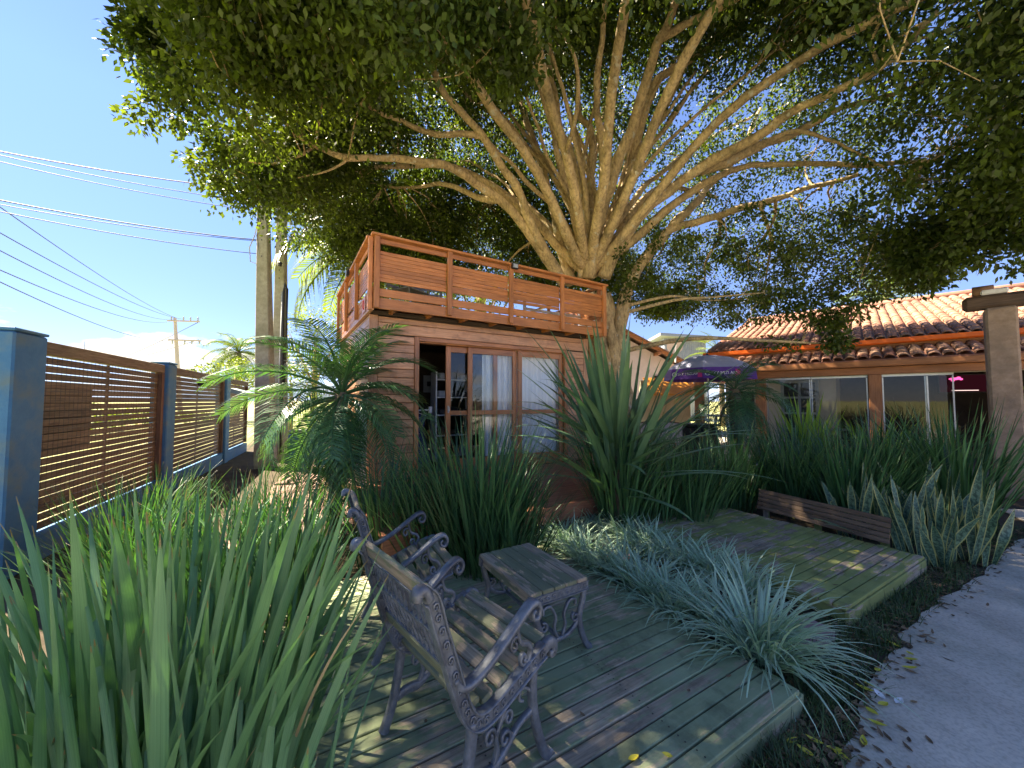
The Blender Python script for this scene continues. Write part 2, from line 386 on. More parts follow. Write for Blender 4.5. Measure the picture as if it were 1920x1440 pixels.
M['palm_dead'] = leaf_mat('dead palm leaflets', (0.10, 0.055, 0.03), (0.19, 0.11, 0.06), 0.3, (1.3, 1.0, 0.7), 0.6, 1, 0.3)
M['palm_trunk'] = rough_mat('palm trunk', (0.09, 0.065, 0.04), (0.2, 0.15, 0.1), 12, 0.9, 0.8, 30)
M['bright_leaf'] = leaf_mat('bright green leaves', (0.20, 0.36, 0.04), (0.34, 0.48, 0.08), 0.35, (1.3, 1.4, 0.5), 0.45, 3, 0.25)
M['bush'] = leaf_mat('bush leaves', (0.09, 0.14, 0.025), (0.20, 0.26, 0.05), 0.35, (1.5, 1.5, 0.5), 0.5, 0.8, 0.45)
M['lawn'] = leaf_mat('lawn blades', (0.03, 0.075, 0.028), (0.075, 0.12, 0.045), 0.2, (1.2, 1.4, 0.5), 0.5, 3, 0.5)
M['litter'] = leaf_mat('brown leaf litter', (0.11, 0.07, 0.045), (0.27, 0.18, 0.11), 0.1, (1, 1, 1), 0.8, 4, 0.5)
M['yellow_leaf'] = leaf_mat('fallen yellow leaves', (0.50, 0.44, 0.04), (0.62, 0.55, 0.07), 0.2, (1.2, 1.2, 0.6), 0.45, 8, 0.2)

def bark_mat():
    m, nt, out = new_mat('fig bark'); geo = nt.nodes.new('ShaderNodeNewGeometry'); P = geo.outputs['Position']
    a = noise_fac(nt, 2.2, 6, P, rough=0.65); b = noise_fac(nt, 22, 6, P, (1, 1, .35), rough=0.7); c = noise_fac(nt, 7, 5, P, (1, 1, .8), rough=0.6)
    col = ramp(nt, a, [(0.28, (0.20, 0.165, 0.10)), (0.45, (0.46, 0.34, 0.185)), (0.6, (0.60, 0.45, 0.25)), (0.75, (0.44, 0.36, 0.21))])
    col = mixc(nt, 1.0, col, ramp(nt, b, [(0.32, (0.45, 0.42, 0.4)), (0.52, (1.0, 1.0, 1.0)), (0.7, (1.25, 1.22, 1.15))]), 'MULTIPLY')
    lf = nt.nodes.new('ShaderNodeRGBToBW'); nt.links.new(ramp(nt, c, [(0.60, (0, 0, 0)), (0.66, (0.75, 0.75, 0.75))]), lf.inputs[0])
    col = mixc(nt, lf.outputs[0], col, (0.55, 0.52, 0.42))
    principled(nt, out, col, 0.9, bump(nt, c, 0.6, 0.06, bump(nt, b, 0.9, 0.03)), spec=0.25); return m
M['bark'] = bark_mat()
def ground_mat():
    m, nt, out = new_mat('soil and grass ground')
    wv = world_vec(nt)
    near = noise_fac(nt, 2.2, 8, wv, rough=0.7)
    soil = ramp(nt, near, [(0.3, (0.035, 0.027, 0.018)), (0.55, (0.075, 0.058, 0.038)), (0.75, (0.13, 0.10, 0.065))])
    gr = ramp(nt, noise_fac(nt, 0.35, 6, wv), [(0.3, (0.20, 0.23, 0.07)), (0.7, (0.42, 0.40, 0.20))])
    sp = nt.nodes.new('ShaderNodeSeparateXYZ'); nt.links.new(wv, sp.inputs[0])
    # beyond the fence line it is open pasture
    a = N(nt, 'ShaderNodeMath', operation='MULTIPLY'); a.inputs[1].default_value = -2.19; nt.links.new(sp.outputs['X'], a.inputs[0])
    b = N(nt, 'ShaderNodeMath', operation='SUBTRACT'); nt.links.new(a.outputs[0], b.inputs[0]); nt.links.new(sp.outputs['Y'], b.inputs[1])
    c = N(nt, 'ShaderNodeMapRange'); c.inputs['From Min'].default_value = 7.0; c.inputs['From Max'].default_value = 9.5; nt.links.new(b.outputs[0], c.inputs['Value'])
    d = N(nt, 'ShaderNodeMapRange'); d.inputs['From Min'].default_value = 16; d.inputs['From Max'].default_value = 22; nt.links.new(sp.outputs['Y'], d.inputs['Value'])
    mx = N(nt, 'ShaderNodeMath', operation='MAXIMUM'); nt.links.new(c.outputs[0], mx.inputs[0]); nt.links.new(d.outputs[0], mx.inputs[1])
    col = mixc(nt, mx.outputs[0], soil, gr)
    principled(nt, out, col, 0.95, bump(nt, noise_fac(nt, 25, 6, wv), 0.6, 0.02), spec=0.2)
    return m
M['ground'] = ground_mat()
def path_mat():
    m, nt, out = new_mat('worn concrete path')
    wv = world_vec(nt)
    f = noise_fac(nt, 3.0, 8, wv, (1.0, 0.5, 1), rough=0.65)
    col = ramp(nt, f, [(0.3, (0.42, 0.375, 0.315)), (0.5, (0.53, 0.475, 0.40)), (0.72, (0.62, 0.56, 0.475))])
    st = noise_fac(nt, 0.9, 6, wv, rough=0.6)
    col = mixc(nt, 1.0, col, ramp(nt, st, [(0.35, (0.60, 0.63, 0.58)), (0.5, (0.9, 0.9, 0.88)), (0.62, (1.08, 1.06, 1.03))]), 'MULTIPLY')
    sp = noise_fac(nt, 60, 3, wv)
    col = mixc(nt, 1.0, col, ramp(nt, sp, [(0.36, (0.82, 0.82, 0.82)), (0.55, (1.04, 1.04, 1.04))]), 'MULTIPLY')
    principled(nt, out, col, 0.85, bump(nt, noise_fac(nt, 45, 6, wv), 0.35, 0.006), spec=0.3); return m
M['path'] = path_mat()
M['sunny_concrete'] = rough_mat('pale terrace concrete', (0.36, 0.33, 0.28), (0.5, 0.46, 0.4), 3, 0.85, 0.2)
M['paver'] = rough_mat('terracotta pavers', (0.15, 0.085, 0.065), (0.29, 0.18, 0.14), 6, 0.85, 0.4, c3=(0.12, 0.10, 0.08), s3=3)
M['brick'] = rough_mat('red brick edging', (0.20, 0.075, 0.055), (0.33, 0.14, 0.10), 8, 0.9, 0.5, c3=(0.10, 0.07, 0.06), s3=4)
M['flagstone'] = rough_mat('pink flagstone', (0.24, 0.16, 0.16), (0.38, 0.27, 0.27), 7, 0.85, 0.5, c3=(0.15, 0.12, 0.11), s3=4)
M['glass'] = glass_mat('door glass', (0.93, 0.96, 0.96), 1.6)
M['house_glass'] = glass_mat('house glass', (0.75, 0.8, 0.82), 1.5)
M['curtain'] = rough_mat('white curtain', (0.84, 0.87, 0.90), (0.90, 0.92, 0.94), 3, 0.9, 0.1, spec=0.1)
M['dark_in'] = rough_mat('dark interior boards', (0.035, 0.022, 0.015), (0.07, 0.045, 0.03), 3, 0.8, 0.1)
M['white'] = plain('white enamel', (0.72, 0.72, 0.72), 0.4)
M['grey'] = plain('grey plastic', (0.36, 0.38, 0.40), 0.5)
M['black'] = plain('black plastic', (0.015, 0.015, 0.018), 0.4)
M['steel'] = plain('galvanised steel', (0.45, 0.46, 0.48), 0.35, metal=0.8)
M['cream'] = rough_mat('cream plaster', (0.60, 0.52, 0.41), (0.68, 0.60, 0.48), 2, 0.9, 0.1)
M['pink_wall'] = rough_mat('pale pink plaster', (0.62, 0.52, 0.47), (0.72, 0.62, 0.57), 2, 0.9, 0.1)
M['house_wood'] = wood_mat('house timber', (0.34, 0.13, 0.05), (0.52, 0.23, 0.10), 0.5, rand=0.1)
M['gutter'] = rough_mat('orange gutter paint', (0.70, 0.115, 0.015), (0.80, 0.16, 0.02), 4, 0.4, 0.05)
M['tile'] = None
M['column'] = rough_mat('rough rendered column', (0.24, 0.165, 0.11), (0.36, 0.26, 0.185), 10, 0.95, 0.6, 40, c3=(0.19, 0.14, 0.10), s3=2.2)
M['beam'] = wood_mat('dark pergola beam', (0.07, 0.045, 0.03), (0.17, 0.11, 0.075), 0.7, rand=0.2)
M['wire'] = plain('power line', (0.025, 0.025, 0.03), 0.6)
M['wire_red'] = plain('weathered red power line', (0.10, 0.03, 0.03), 0.6)
M['hill'] = rough_mat('haze tinted hill', (0.16, 0.22, 0.33), (0.2, 0.26, 0.37), 0.02, 1.0, 0)  # bluish because distance haze is mixed into the base colour
M['pole_wood'] = rough_mat('sun bleached pole', (0.42, 0.35, 0.31), (0.55, 0.47, 0.42), 8, 0.9, 0.2)
M['corrugated'] = rough_mat('grey corrugated cladding', (0.24, 0.26, 0.30), (0.33, 0.35, 0.40), 2, 0.6, 0.1, metal=0.1)
M['purple'] = rough_mat('purple parasol cloth', (0.075, 0.022, 0.19), (0.11, 0.035, 0.26), 6, 0.7, 0.1)
M['parasol_top'] = rough_mat('grey lilac parasol cloth', (0.30, 0.31, 0.44), (0.38, 0.39, 0.52), 5, 0.75, 0.1)
M['magenta'] = plain('magenta print', (0.55, 0.03, 0.22), 0.7)
M['awning'] = rough_mat('orange awning', (0.78, 0.28, 0.03), (0.85, 0.36, 0.05), 3, 0.7, 0.1)
M['olive_wall'] = rough_mat('olive rendered wall', (0.30, 0.29, 0.19), (0.38, 0.36, 0.25), 4, 0.9, 0.2)

def tile_mat():
    m, nt, out = new_mat('clay roof tiles')
    oi = nt.nodes.new('ShaderNodeObjectInfo'); geo = nt.nodes.new('ShaderNodeNewGeometry')
    add = N(nt, 'ShaderNodeMath', operation='ADD'); nt.links.new(oi.outputs['Random'], add.inputs[0]); nt.links.new(geo.outputs['Random Per Island'], add.inputs[1])
    fr = N(nt, 'ShaderNodeMath', operation='FRACT'); nt.links.new(add.outputs[0], fr.inputs[0])
    col = ramp(nt, fr.outputs[0], [(0.0, (0.27, 0.115, 0.08)), (0.35, (0.33, 0.155, 0.11)), (0.7, (0.38, 0.20, 0.14)), (1.0, (0.30, 0.17, 0.115))])
    f = noise_fac(nt, 5, 6, geo.outputs['Position'], rough=0.7)
    col = mixc(nt, 1.0, col, ramp(nt, f, [(0.35, (0.62, 0.64, 0.6)), (0.6, (1.05, 1.05, 1.0))]), 'MULTIPLY')
    principled(nt, out, col, 0.7, bump(nt, noise_fac(nt, 40, 4, geo.outputs['Position']), 0.3, 0.005), spec=0.35); return m
M['tile'] = tile_mat()

# ------------------------------------------------------------------ terrain
def flat_sheet(name, pts, z, mat, thick=0.0):
    mb = MB(); n = len(pts)
    mb.add([(p[0], p[1], z) for p in pts], [tuple(range(n))])
    if thick:
        mb.add([(p[0], p[1], z) for p in pts] + [(p[0], p[1], z - thick) for p in pts], [(i, i + n, (i + 1) % n + n, (i + 1) % n) for i in range(n)])
    o = mb.build(name, mat); tag(o, kind='structure'); return o
g = 1500
flat_sheet('ground', [(-g, -g), (g, -g), (g, g), (-g, g)], 0.0, M['ground'])
# concrete path in the lower right, worn irregular edge
edge = [(1500, 1560), (1548, 1450), (1580, 1400), (1602, 1340), (1628, 1285), (1668, 1225), (1690, 1190), (1738, 1150), (1770, 1120), (1830, 1085), (1868, 1050), (1905, 1015), (1960, 985)]
epts = [onz(x, y, 0.012) for x, y in edge]
dense = []
for a, b in zip(epts[:-1], epts[1:]):
    for k in range(5):
        p = a.lerp(b, k / 5); j = mnoise.noise(p * 5) * 0.05 + mnoise.noise(p * 17) * 0.02
        dense.append((p.x + j, p.y - j * 0.5))
flat_sheet('path_and_bounce_yard', [(-2.2, -30), (-2.2, 0.0), (0.4, 0.35), (0.9, 0.9)] + dense + [(7.2, 5.6), (9.5, 5.2), (26, 3), (26, -30)], 0.012, M['path'], 0.03)  # path plus an unseen pale yard behind the camera, added to bounce sunlight
flat_sheet('terrace_floor', [(2.6, 9.4), (7.0, 9.2), (12.5, 4.6), (19, 11), (10, 21), (3.2, 16)], 0.008, M['sunny_concrete'], 0.02)

# distant hills
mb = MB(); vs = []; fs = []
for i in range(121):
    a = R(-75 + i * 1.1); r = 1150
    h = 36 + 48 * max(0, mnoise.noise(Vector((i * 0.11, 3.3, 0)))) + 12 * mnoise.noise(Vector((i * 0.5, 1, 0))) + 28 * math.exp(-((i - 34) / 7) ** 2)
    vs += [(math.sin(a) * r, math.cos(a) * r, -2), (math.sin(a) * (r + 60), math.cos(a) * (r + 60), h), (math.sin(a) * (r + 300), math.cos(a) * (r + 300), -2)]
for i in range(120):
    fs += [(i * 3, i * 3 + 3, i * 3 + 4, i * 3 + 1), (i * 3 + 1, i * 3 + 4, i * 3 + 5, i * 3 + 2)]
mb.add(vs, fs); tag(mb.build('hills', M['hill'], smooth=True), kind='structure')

# ------------------------------------------------------------------ decks
def deck(name, label, corner, az, length, depth, z, mat, pitch=0.085, left_fn=None):
    t = thing(name, label, 'deck', (corner[0], corner[1], 0), az_rz(az))
    n = int(depth / pitch)
    for i in range(n):
        y = (i + 0.5) * pitch; j = random.uniform(-.012, .012); dz = random.uniform(-.003, .003)
        plank('deck_board', (-length + j, y, z - 0.013 + dz), (j, y, z - 0.013 + dz + random.uniform(-.002, .002)), pitch - 0.009, 0.026, mat, t, ch=0.004)
    nl = MB(); nvs = [(math.cos(k * math.pi / 3) * .0045, math.sin(k * math.pi / 3) * .0045) for k in range(6)]
    for i in range(n):
        for x in (-length + 0.05, -length * .66, -length * .33, -0.05):
            for dy in (-.018, .018):
                cx, cy = x + random.uniform(-.006, .006), (i + .5) * pitch + dy
                nl.add([(cx + a, cy + b, z + .0042) for a, b in nvs], [tuple(range(6))])
    nl.build('nail_heads', M['black'], t)['kind'] = 'stuff'
    for x in (-length + 0.05, -length * .66, -length * .33, -0.05):
        plank('joist', (x, 0.025, z - 0.075), (x, n * pitch - 0.03, z - 0.075), 0.045, 0.095, M['deck_mossy'], t, ch=0.003)
    plank('fascia_board', (-length, 0.006, z - 0.082), (0, 0.006, z - 0.082), 0.105, 0.022, mat, t, up=(0, -1, 0), ch=0.003)
    plank('fascia_board', (0.016, 0.0, z - 0.082), (0.016, n * pitch, z - 0.082), 0.105, 0.022, mat, t, up=(1, 0, 0), ch=0.003)
    return t
DZ = 0.12
C1 = onz(1502, 1294, DZ); C2 = onz(1735, 1043, 0.15)
deck1 = deck('wooden_deck', 'low mossy slatted deck under the iron chairs and coffee table', C1, 60, 2.35, 2.55, DZ, M['deck'])
deck2 = deck('wooden_deck', 'empty mossy slatted deck between the silver strap plants and the snake plants', C2, 60, 1.74, 2.65, 0.15, M['deck_mossy'])
U60 = Vector((math.sin(R(60)), math.cos(R(60)), 0)); V60 = Vector((-U60.y, U60.x, 0))

# low slatted planter edging behind the second deck
p0, p1 = onz(1420, 952, 0.15), onz(1668, 1020, 0.15)
t = thing('planter_edging', 'low slatted timber planter edging along the empty deck', 'edging', (p0.x, p0.y, 0), 0)
dv = p1 - p0; dv.z = 0
nrm = Vector((-dv.y, dv.x, 0)).normalized()
if nrm.y < 0: nrm = -nrm
for k in range(5):
    o_ = nrm * (0.012 * k)
    plank('slat', o_ + Vector((0, 0, 0.17 + k * 0.052)), dv + o_ + Vector((0, 0, 0.17 + k * 0.052)), 0.046, 0.025, M['edging'], t, up=-nrm, ch=0.004)
for f in (0.05, 0.5, 0.95):
    plank('post', dv * f + nrm * 0.075 + Vector((0, 0, 0.0)), dv * f + nrm * 0.075 + Vector((0, 0, 0.38)), 0.06, 0.05, M['deck_mossy'], t, up=-nrm)

# red bricks and flagstones between the two decks
def at_dk(u, v): return Vector((C1.x, C1.y, 0)) + U60 * u + V60 * v
t = thing('brick_path', 'worn red brick stepping path half hidden by silver strap plants', 'path')
bm_ = MB(); bm_.box((0, 0, 0), (0.21, 0.105, 0.06), ch=0.008); bme = bm_.mesh('brick', M['brick'])
for i in range(15):
    for j in range(3):
        p = at_dk(0.46 + j * 0.115 + random.uniform(-.01, .01), 0.35 + i * 0.14 + random.uniform(-.01, .01))
        o = link('brick', bme, t, (p.x, p.y, 0.026 + random.uniform(-.006, .006)), (random.uniform(-.03, .03), random.uniform(-.03, .03), R(30 + 90) + random.uniform(-.05, .05)))
def flagstone(px, py, sx, sy, rz, label):
    p = onz(px, py, 0.06); mb = MB(); n = 9
    ring = [(math.cos(2 * math.pi * k / n) * sx * random.uniform(.85, 1.1), math.sin(2 * math.pi * k / n) * sy * random.uniform(.85, 1.1)) for k in range(n)]
    vs = [(x, y, 0.06) for x, y in ring] + [(x * 1.03, y * 1.03, 0.05) for x, y in ring] + [(x * 1.03, y * 1.03, 0) for x, y in ring]
    fs = [tuple(range(n))] + [(r * n + k, (r + 1) * n + k, (r + 1) * n + (k + 1) % n, r * n + (k + 1) % n) for r in (0, 1) for k in range(n)]
    mb.add(vs, fs); tag(mb.build('flagstone', M['flagstone'], None, loc=(p.x, p.y, 0), rot=(0, 0, rz)), label, 'flagstone')
flagstone(1510, 1180, 0.20, 0.15, R(20), 'flat pinkish stone slab between the ends of the two decks')

# terracotta pavers on the walk behind the palm
t = thing('paved_walk', 'terracotta paver walk between the slatted fence and the cabin', 'path')
pm = MB(); pm.box((0, 0, 0), (0.39, 0.39, 0.05), ch=0.006); pme = pm.mesh('paver', M['paver'])
FA = -24.5; FU = Vector((math.sin(R(FA)), math.cos(R(FA)), 0)); FN = Vector((FU.y, -FU.x, 0))   # fence direction, inward normal
b0 = onz(470, 1010, 0.0)
for i in range(-1, 14):
    for j in range(5):
        p = b0 + FU * (i * 0.40) + FN * (j * 0.40)
        link('paver', pme, t, (p.x, p.y, 0.012 + random.uniform(-.004, .004)), (0, 0, az_rz(FA)))

# ------------------------------------------------------------------ fence
FTOP = 2.2
fp1 = at(57, 637, 3.65); fp1.z = 0
def fence_pt(s, off=0.0): return Vector((fp1.x, fp1.y, 0)) + FU * s + FN * off
fence = thing('slatted_fence', 'blue posted fence with dark horizontal wooden slats along the left', 'fence', (fp1.x, fp1.y, 0), az_rz(FA))
def fence_post(s, w, label, h=FTOP + 0.03):
    mb = MB(); mb.box((s, 0, h / 2), (w, 0.24, h), ch=0.015)
    o = mb.build('fence_post', M['blue'], fence)
    mb = MB(); mb.box((s, 0, h + 0.02), (w + 0.012, 0.252, 0.03), ch=0.008); mb.build('post_cap', M['blue'], o)
fence_post(-0.20, 0.42, 'nearest and widest blue painted post of the slatted fence')
fence_post(3.06, 0.34, 'blue painted post between the first and second fence panels')
fence_post(6.62, 0.34, 'farthest blue painted fence post, beside the pale box lamp')
def fence_panel(s0, s1, label, extra=None):
    L = s1 - s0; zb = 0.30
    mb = MB(); mb.box((s0 + L / 2, 0, FTOP - 0.06), (L, 0.14, 0.13), ch=0.006); t = mb.build('fence_panel', M['fence_cap'], fence)
    n = 22
    for i in range(n):
        z = FTOP - 0.185 - i * (FTOP - 0.185 - zb - 0.03) / (n - 1)
        plank('slat', (s0 + 0.004, 0.0, z + random.uniform(-.004, .004)), (s0 + L - 0.08, 0.0, z + random.uniform(-.004, .004)), 0.070, 0.024, M['fence_slat'], t, up=(0, -1, 0), ch=0.003)
    for x in (L * .5,):
        plank('batten', (s0 + x, 0.035, zb), (s0 + x, 0.035, FTOP - .13), 0.045, 0.02, M['fence_slat'], t, up=(0, -1, 0))
    plank('end_post', (s0 + L - 0.045, -0.02, zb), (s0 + L - 0.045, -0.02, FTOP - .13), 0.09, 0.10, M['fence_frame'], t, up=(0, -1, 0))
    mb = MB(); mb.box((s0 + L / 2, 0, 0.135), (L, 0.16, 0.27), ch=0.01); mb.build('plinth', M['blue'], t)
    if extra: extra(t, s0, L)
    return t
def wire_mesh(t, s0, L):
    mb = MB(); zz = [0.3 + i * 0.1 for i in range(18)]
    k = 0
    while k * 0.075 < L - .1:
        x = s0 + 0.03 + k * 0.075; mb.beam((x, -0.03, 0.3), (x, -0.03, FTOP - .13), 0.0022, 0.0022); k += 1
    for z in zz: mb.beam((s0 + 0.02, -0.032, z), (s0 + L - .1, -0.032, z), 0.0022, 0.0022)
    o = mb.build('wire_mesh', M['black'], t); o['kind'] = 'stuff'
fence_panel(0.01, 2.88, 'nearest slatted dark wood fence panel with a dark board behind it', wire_mesh)
fence_panel(3.235, 6.445, 'middle slatted dark wood fence panel with a small camera on its top rail')
fence_panel(6.795, 9.1, 'farthest slatted fence panel, partly behind the palm')
# dark notice board on the outer side of the first panel
c = fence_pt(0.82, -0.13); mb = MB(); mb.box((0, 0, 0), (0.98, 0.03, 0.74), ch=0.004); mb.box((0, -0.02, 0), (0.9, 0.012, 0.66))
tag(mb.build('notice_board', M['dark_in'], None, loc=(c.x, c.y, 1.38), rot=(0, 0, az_rz(FA))), 'dark board hung on the outer side of the nearest fence panel', 'board')
# small black camera hanging on the second panel
c = fence_pt(4.6, 0.06); t = thing('fence_camera', 'tiny black camera hanging from the middle fence panel rail', 'camera', (c.x, c.y, 1.95), az_rz(FA))
mb = MB(); mb.box((0, -0.05, 0), (0.07, 0.14, 0.06), ch=0.01); mb.build('body', M['black'], t)
mb = MB(); mb.tube([(0, 0, 0.02), (0.02, 0, 0.1), (0.0, 0.02, 0.24)], 0.012, 6); mb.build('bracket', M['black'], t)
# pale box lamp on an arm
c = at(455, 737, 7.6); t = thing('box_lamp', 'tilted pale green box lamp on an arm near the far fence post', 'lamp', c, 0)
mb = MB(); mb.beam((-0.20, 0, 0.055), (0.17, 0.0, -0.04), 0.15, 0.09, ch=0.006); mb.build('housing', plain('pale green lamp housing', (0.26, 0.36, 0.33), 0.5), t)
mb = MB(); mb.beam((-0.18, 0, 0.002), (0.15, 0, -0.085), 0.11, 0.012); mb.build('diffuser', M['grey'], t)
mb = MB(); mb.tube([(0.13, 0, -0.03), (0.45, 0.5, -0.05), (0.6, 1.1, -0.1)], 0.016, 8); mb.build('arm', M['steel'], t)

# ------------------------------------------------------------------ concrete poles and wires
def concrete_pole(px_top, py_top, px_bot, dist, w0, w1, label, holes):
    top = at(px_top, py_top, dist); bx = at(px_bot, 745, dist).x
    lean = (top.x - bx) / (top.z - 1.6); base = Vector((bx - lean * 1.6, dist, 0))
    t = thing('utility_pole', label, 'pole', base, R(8)); h = top.z
    mb = MB(); vs = []
    nseg = 6
    for i in range(nseg + 1):
        f = i / nseg; w = w0 + (w1 - w0) * f; d = w * 0.72; cx = lean * h * f; c_ = 0.02
        vs += [(cx - w / 2 + c_, -d / 2, h * f), (cx + w / 2 - c_, -d / 2, h * f), (cx + w / 2, -d / 2 + c_, h * f), (cx + w / 2, d / 2, h * f), (cx - w / 2, d / 2, h * f), (cx - w / 2, -d / 2 + c_, h * f)]
    fs = [(i * 6 + k, i * 6 + (k + 1) % 6, i * 6 + 6 + (k + 1) % 6, i * 6 + 6 + k) for i in range(nseg) for k in range(6)]
    fs.append(tuple(nseg * 6 + k for k in range(6)))
    mb.add(vs, fs); mb.build('shaft', M['concrete_pole'], t)
    for z in holes:
        mb = MB(); f = z / h; d = (w0 + (w1 - w0) * f) * .72
        mb.tube([(lean * z, -d / 2 - 0.004, z), (lean * z, -d / 2 + 0.02, z)], 0.016, 8); mb.build('bolt_hole', M['black'], t)
    return t, base, h, lean
PD1, PD2 = 9.0, 10.0
P1, B1, H1, L1_ = concrete_pole(495, 337, 497, PD1, 0.40, 0.21, 'front plain concrete utility pole with three wires tied near its top', [H for H in (5.1, 5.5, 5.9, 6.3, 6.65)])
P2, B2, H2, L2_ = concrete_pole(529, 376, 524, PD2, 0.36, 0.21, 'rear weathered concrete utility pole with cables strapped down its side', [4.9 + .22 * k for k in range(9)])
mb = MB(); mb.tube([(0.10, -0.14, 0.2), (0.09, -0.14, 2.5), (0.07, -0.13, 4.55), (0.10, -0.13, 4.75), (0.15, -0.12, 4.6), (0.15, -0.12, 2.0)], 0.028, 8); mb.build('conduit', M['black'], P2, smooth=True)
mb = MB(); mb.tube([(0.02, -0.16, 0.2), (0.04, -0.14, 4.5)], 0.02, 6); mb.build('conduit', M['grey'], P2, smooth=True)
for z in (6.0, 5.85, 6.45):
    mb = MB(); mb.lathe([(0.0, -.05), (0.045, -.04), (0.03, 0), (0.05, 0.03), (0.03, .06), (0, .07)], 10, (0.16, -.05, z)); mb.build('insulator', M['grey'], P2, smooth=True)
for z, x in ((5.0, -.2), (4.95, .2), (6.75, -.15)):
    mb = MB(); mb.lathe([(0.0, -.05), (0.05, -.04), (0.035, 0), (0.055, 0.03), (0.03, .06), (0, .07)], 10, (x, 0, z)); mb.build('insulator', M['black'], P1, smooth=True)
mb = MB(); mb.tube([(-0.19, 0, 6.6), (-0.28, -.1, 6.0), (-0.34, -.1, 5.6), (-0.45, -.1, 5.3), (-0.42, -.1, 4.95), (-0.25, -.05, 4.9), (-0.15, 0, 5.02)], 0.012, 6); mb.build('jumper_cable', M['grey'], P1, smooth=True)
mb = MB(); mb.tube([(-0.19, 0, 6.6), (-0.22, -.1, 6.1), (-0.30, -.1, 5.6), (-0.24, -.1, 5.15), (-0.15, 0, 5.02)], 0.010, 6); mb.build('jumper_cable', M['grey'], P1, smooth=True)

wire_no = [0]
def wire(a, b, sag, r, label, mat='wire', n=26):
    mb = MB(); pts = []
    for i in range(n + 1):
        f = i / n; p = a.lerp(b, f); p.z -= sag * 4 * f * (1 - f); pts.append(p)
    mb.tube(pts, r, 5); tag(mb.build('power_line', M[mat], smooth=True), label, 'wire', 'overhead power lines')
def far_left(px, py, d): return at(px, py, d)
for i, (ya, pb, lab, mt, r) in enumerate([
        (249, (484, 357), 'reddish topmost overhead wire running to the front pole top', 'wire_red', 0.011),
        (256, (484, 380), 'second overhead wire from the top, just below the reddish one', 'wire', 0.008),
        (268, (484, 396), 'third overhead wire from the top, below the reddish one', 'wire', 0.008),
        (340, (484, 450), 'thick upper wire of the middle bundle meeting the front pole', 'wire', 0.012),
        (348, (484, 452), 'thin wire hanging just under the thick middle wire', 'wire', 0.008),
        (361, (484, 476), 'lowest of the wires that reach the front pole', 'wire', 0.009)]):
    a = at(0, ya, 6.6); b = at(pb[0], pb[1], PD1 - 0.05); ex = a + (a - b) * 1.2
    wire(ex, b, 0.35, r, lab, mt)
# far utility pole with cross arms
t = thing('far_utility_pole', 'distant pale utility pole with two cross arms beyond the fence', 'pole', (at(340, 745, 36).x, 36, 0), 0)
tp = at(328, 596, 36) - Vector(t.location)
mb = MB(); mb.tube([(0, 0, 0), (tp.x * .5, 0, tp.z * .5), (tp.x, 0, tp.z)], [0.2, 0.17, 0.13], 8); mb.build('shaft', M['pole_wood'], t)
for z, xa, xb in ((601, 314, 374), (637, 316, 377)):
    a = at(xa, z, 35.8) - Vector(t.location); b = at(xb, z + 2, 35.8) - Vector(t.location)
    mb = MB(); mb.beam(a, b, 0.12, 0.14); mb.build('cross_arm', M['pole_wood'], t)
    for f in (0.12, 0.5, 0.72, 0.95):
        p = a.lerp(b, f); sg = 1 if z < 620 else -1
        mb = MB(); mb.lathe([(0.0, -.18), (.07, -.16), (.05, 0), (.08, .06), (.04, .2), (0, .22)], 8, p + Vector((0, 0, sg * 0.22))); mb.build('insulator', M['grey'], t, smooth=True)
FPB = Vector(t.location)
for i, (ya, xb, yb) in enumerate([(375, 330, 596), (420, 340, 598), (450, 322, 600), (483, 318, 603), (502, 330, 637)]):
    a = at(0, ya, 9.5); b = at(xb, yb, 35.8); a2 = a + (a - b) * 0.15
    wire(a2, b, 0.4 + .1 * i, 0.014, ['highest', 'second highest', 'middle', 'fourth', 'lowest'][i] + ' of the five thin wires slanting down to the distant pole')
for i, (x0, y0) in enumerate(((150, 690), (180, 672))):
    wire(at(372, 604 + i * 33, 35.8), at(x0, y0, 90), 1.0, 0.03, ['upper', 'lower'][i] + ' faint wire going left from the distant pole to the horizon')
mb = MB(); p = at(157, 680, 60); mb.tube([(p.x, p.y, 0), (p.x, p.y, at(157, 640, 60).z)], 0.05, 5)
for k in range(2): mb.beam((p.x - .3, p.y, at(157, 648 + k * 6, 60).z), (p.x + .3, p.y, at(157, 648 + k * 6, 60).z), .03, .03)
tag(mb.build('antenna_mast', M['grey']), 'thin antenna mast poking above the nearest fence panel', 'antenna')

# ------------------------------------------------------------------ cabin with roof terrace
CO = Vector((-2.10, 5.45, 0)); CAZ = 58.5
cabin = thing('wooden_cabin', 'varnished wooden cabin with sliding glass doors and a slatted roof terrace', 'cabin', CO, az_rz(CAZ))
PZ = 0.42; WL, WD = 4.3, 3.35; WT = 2.88      # platform height, width, depth, wall top
DX0, DX1, DTOP = 0.743, 3.67, 2.54
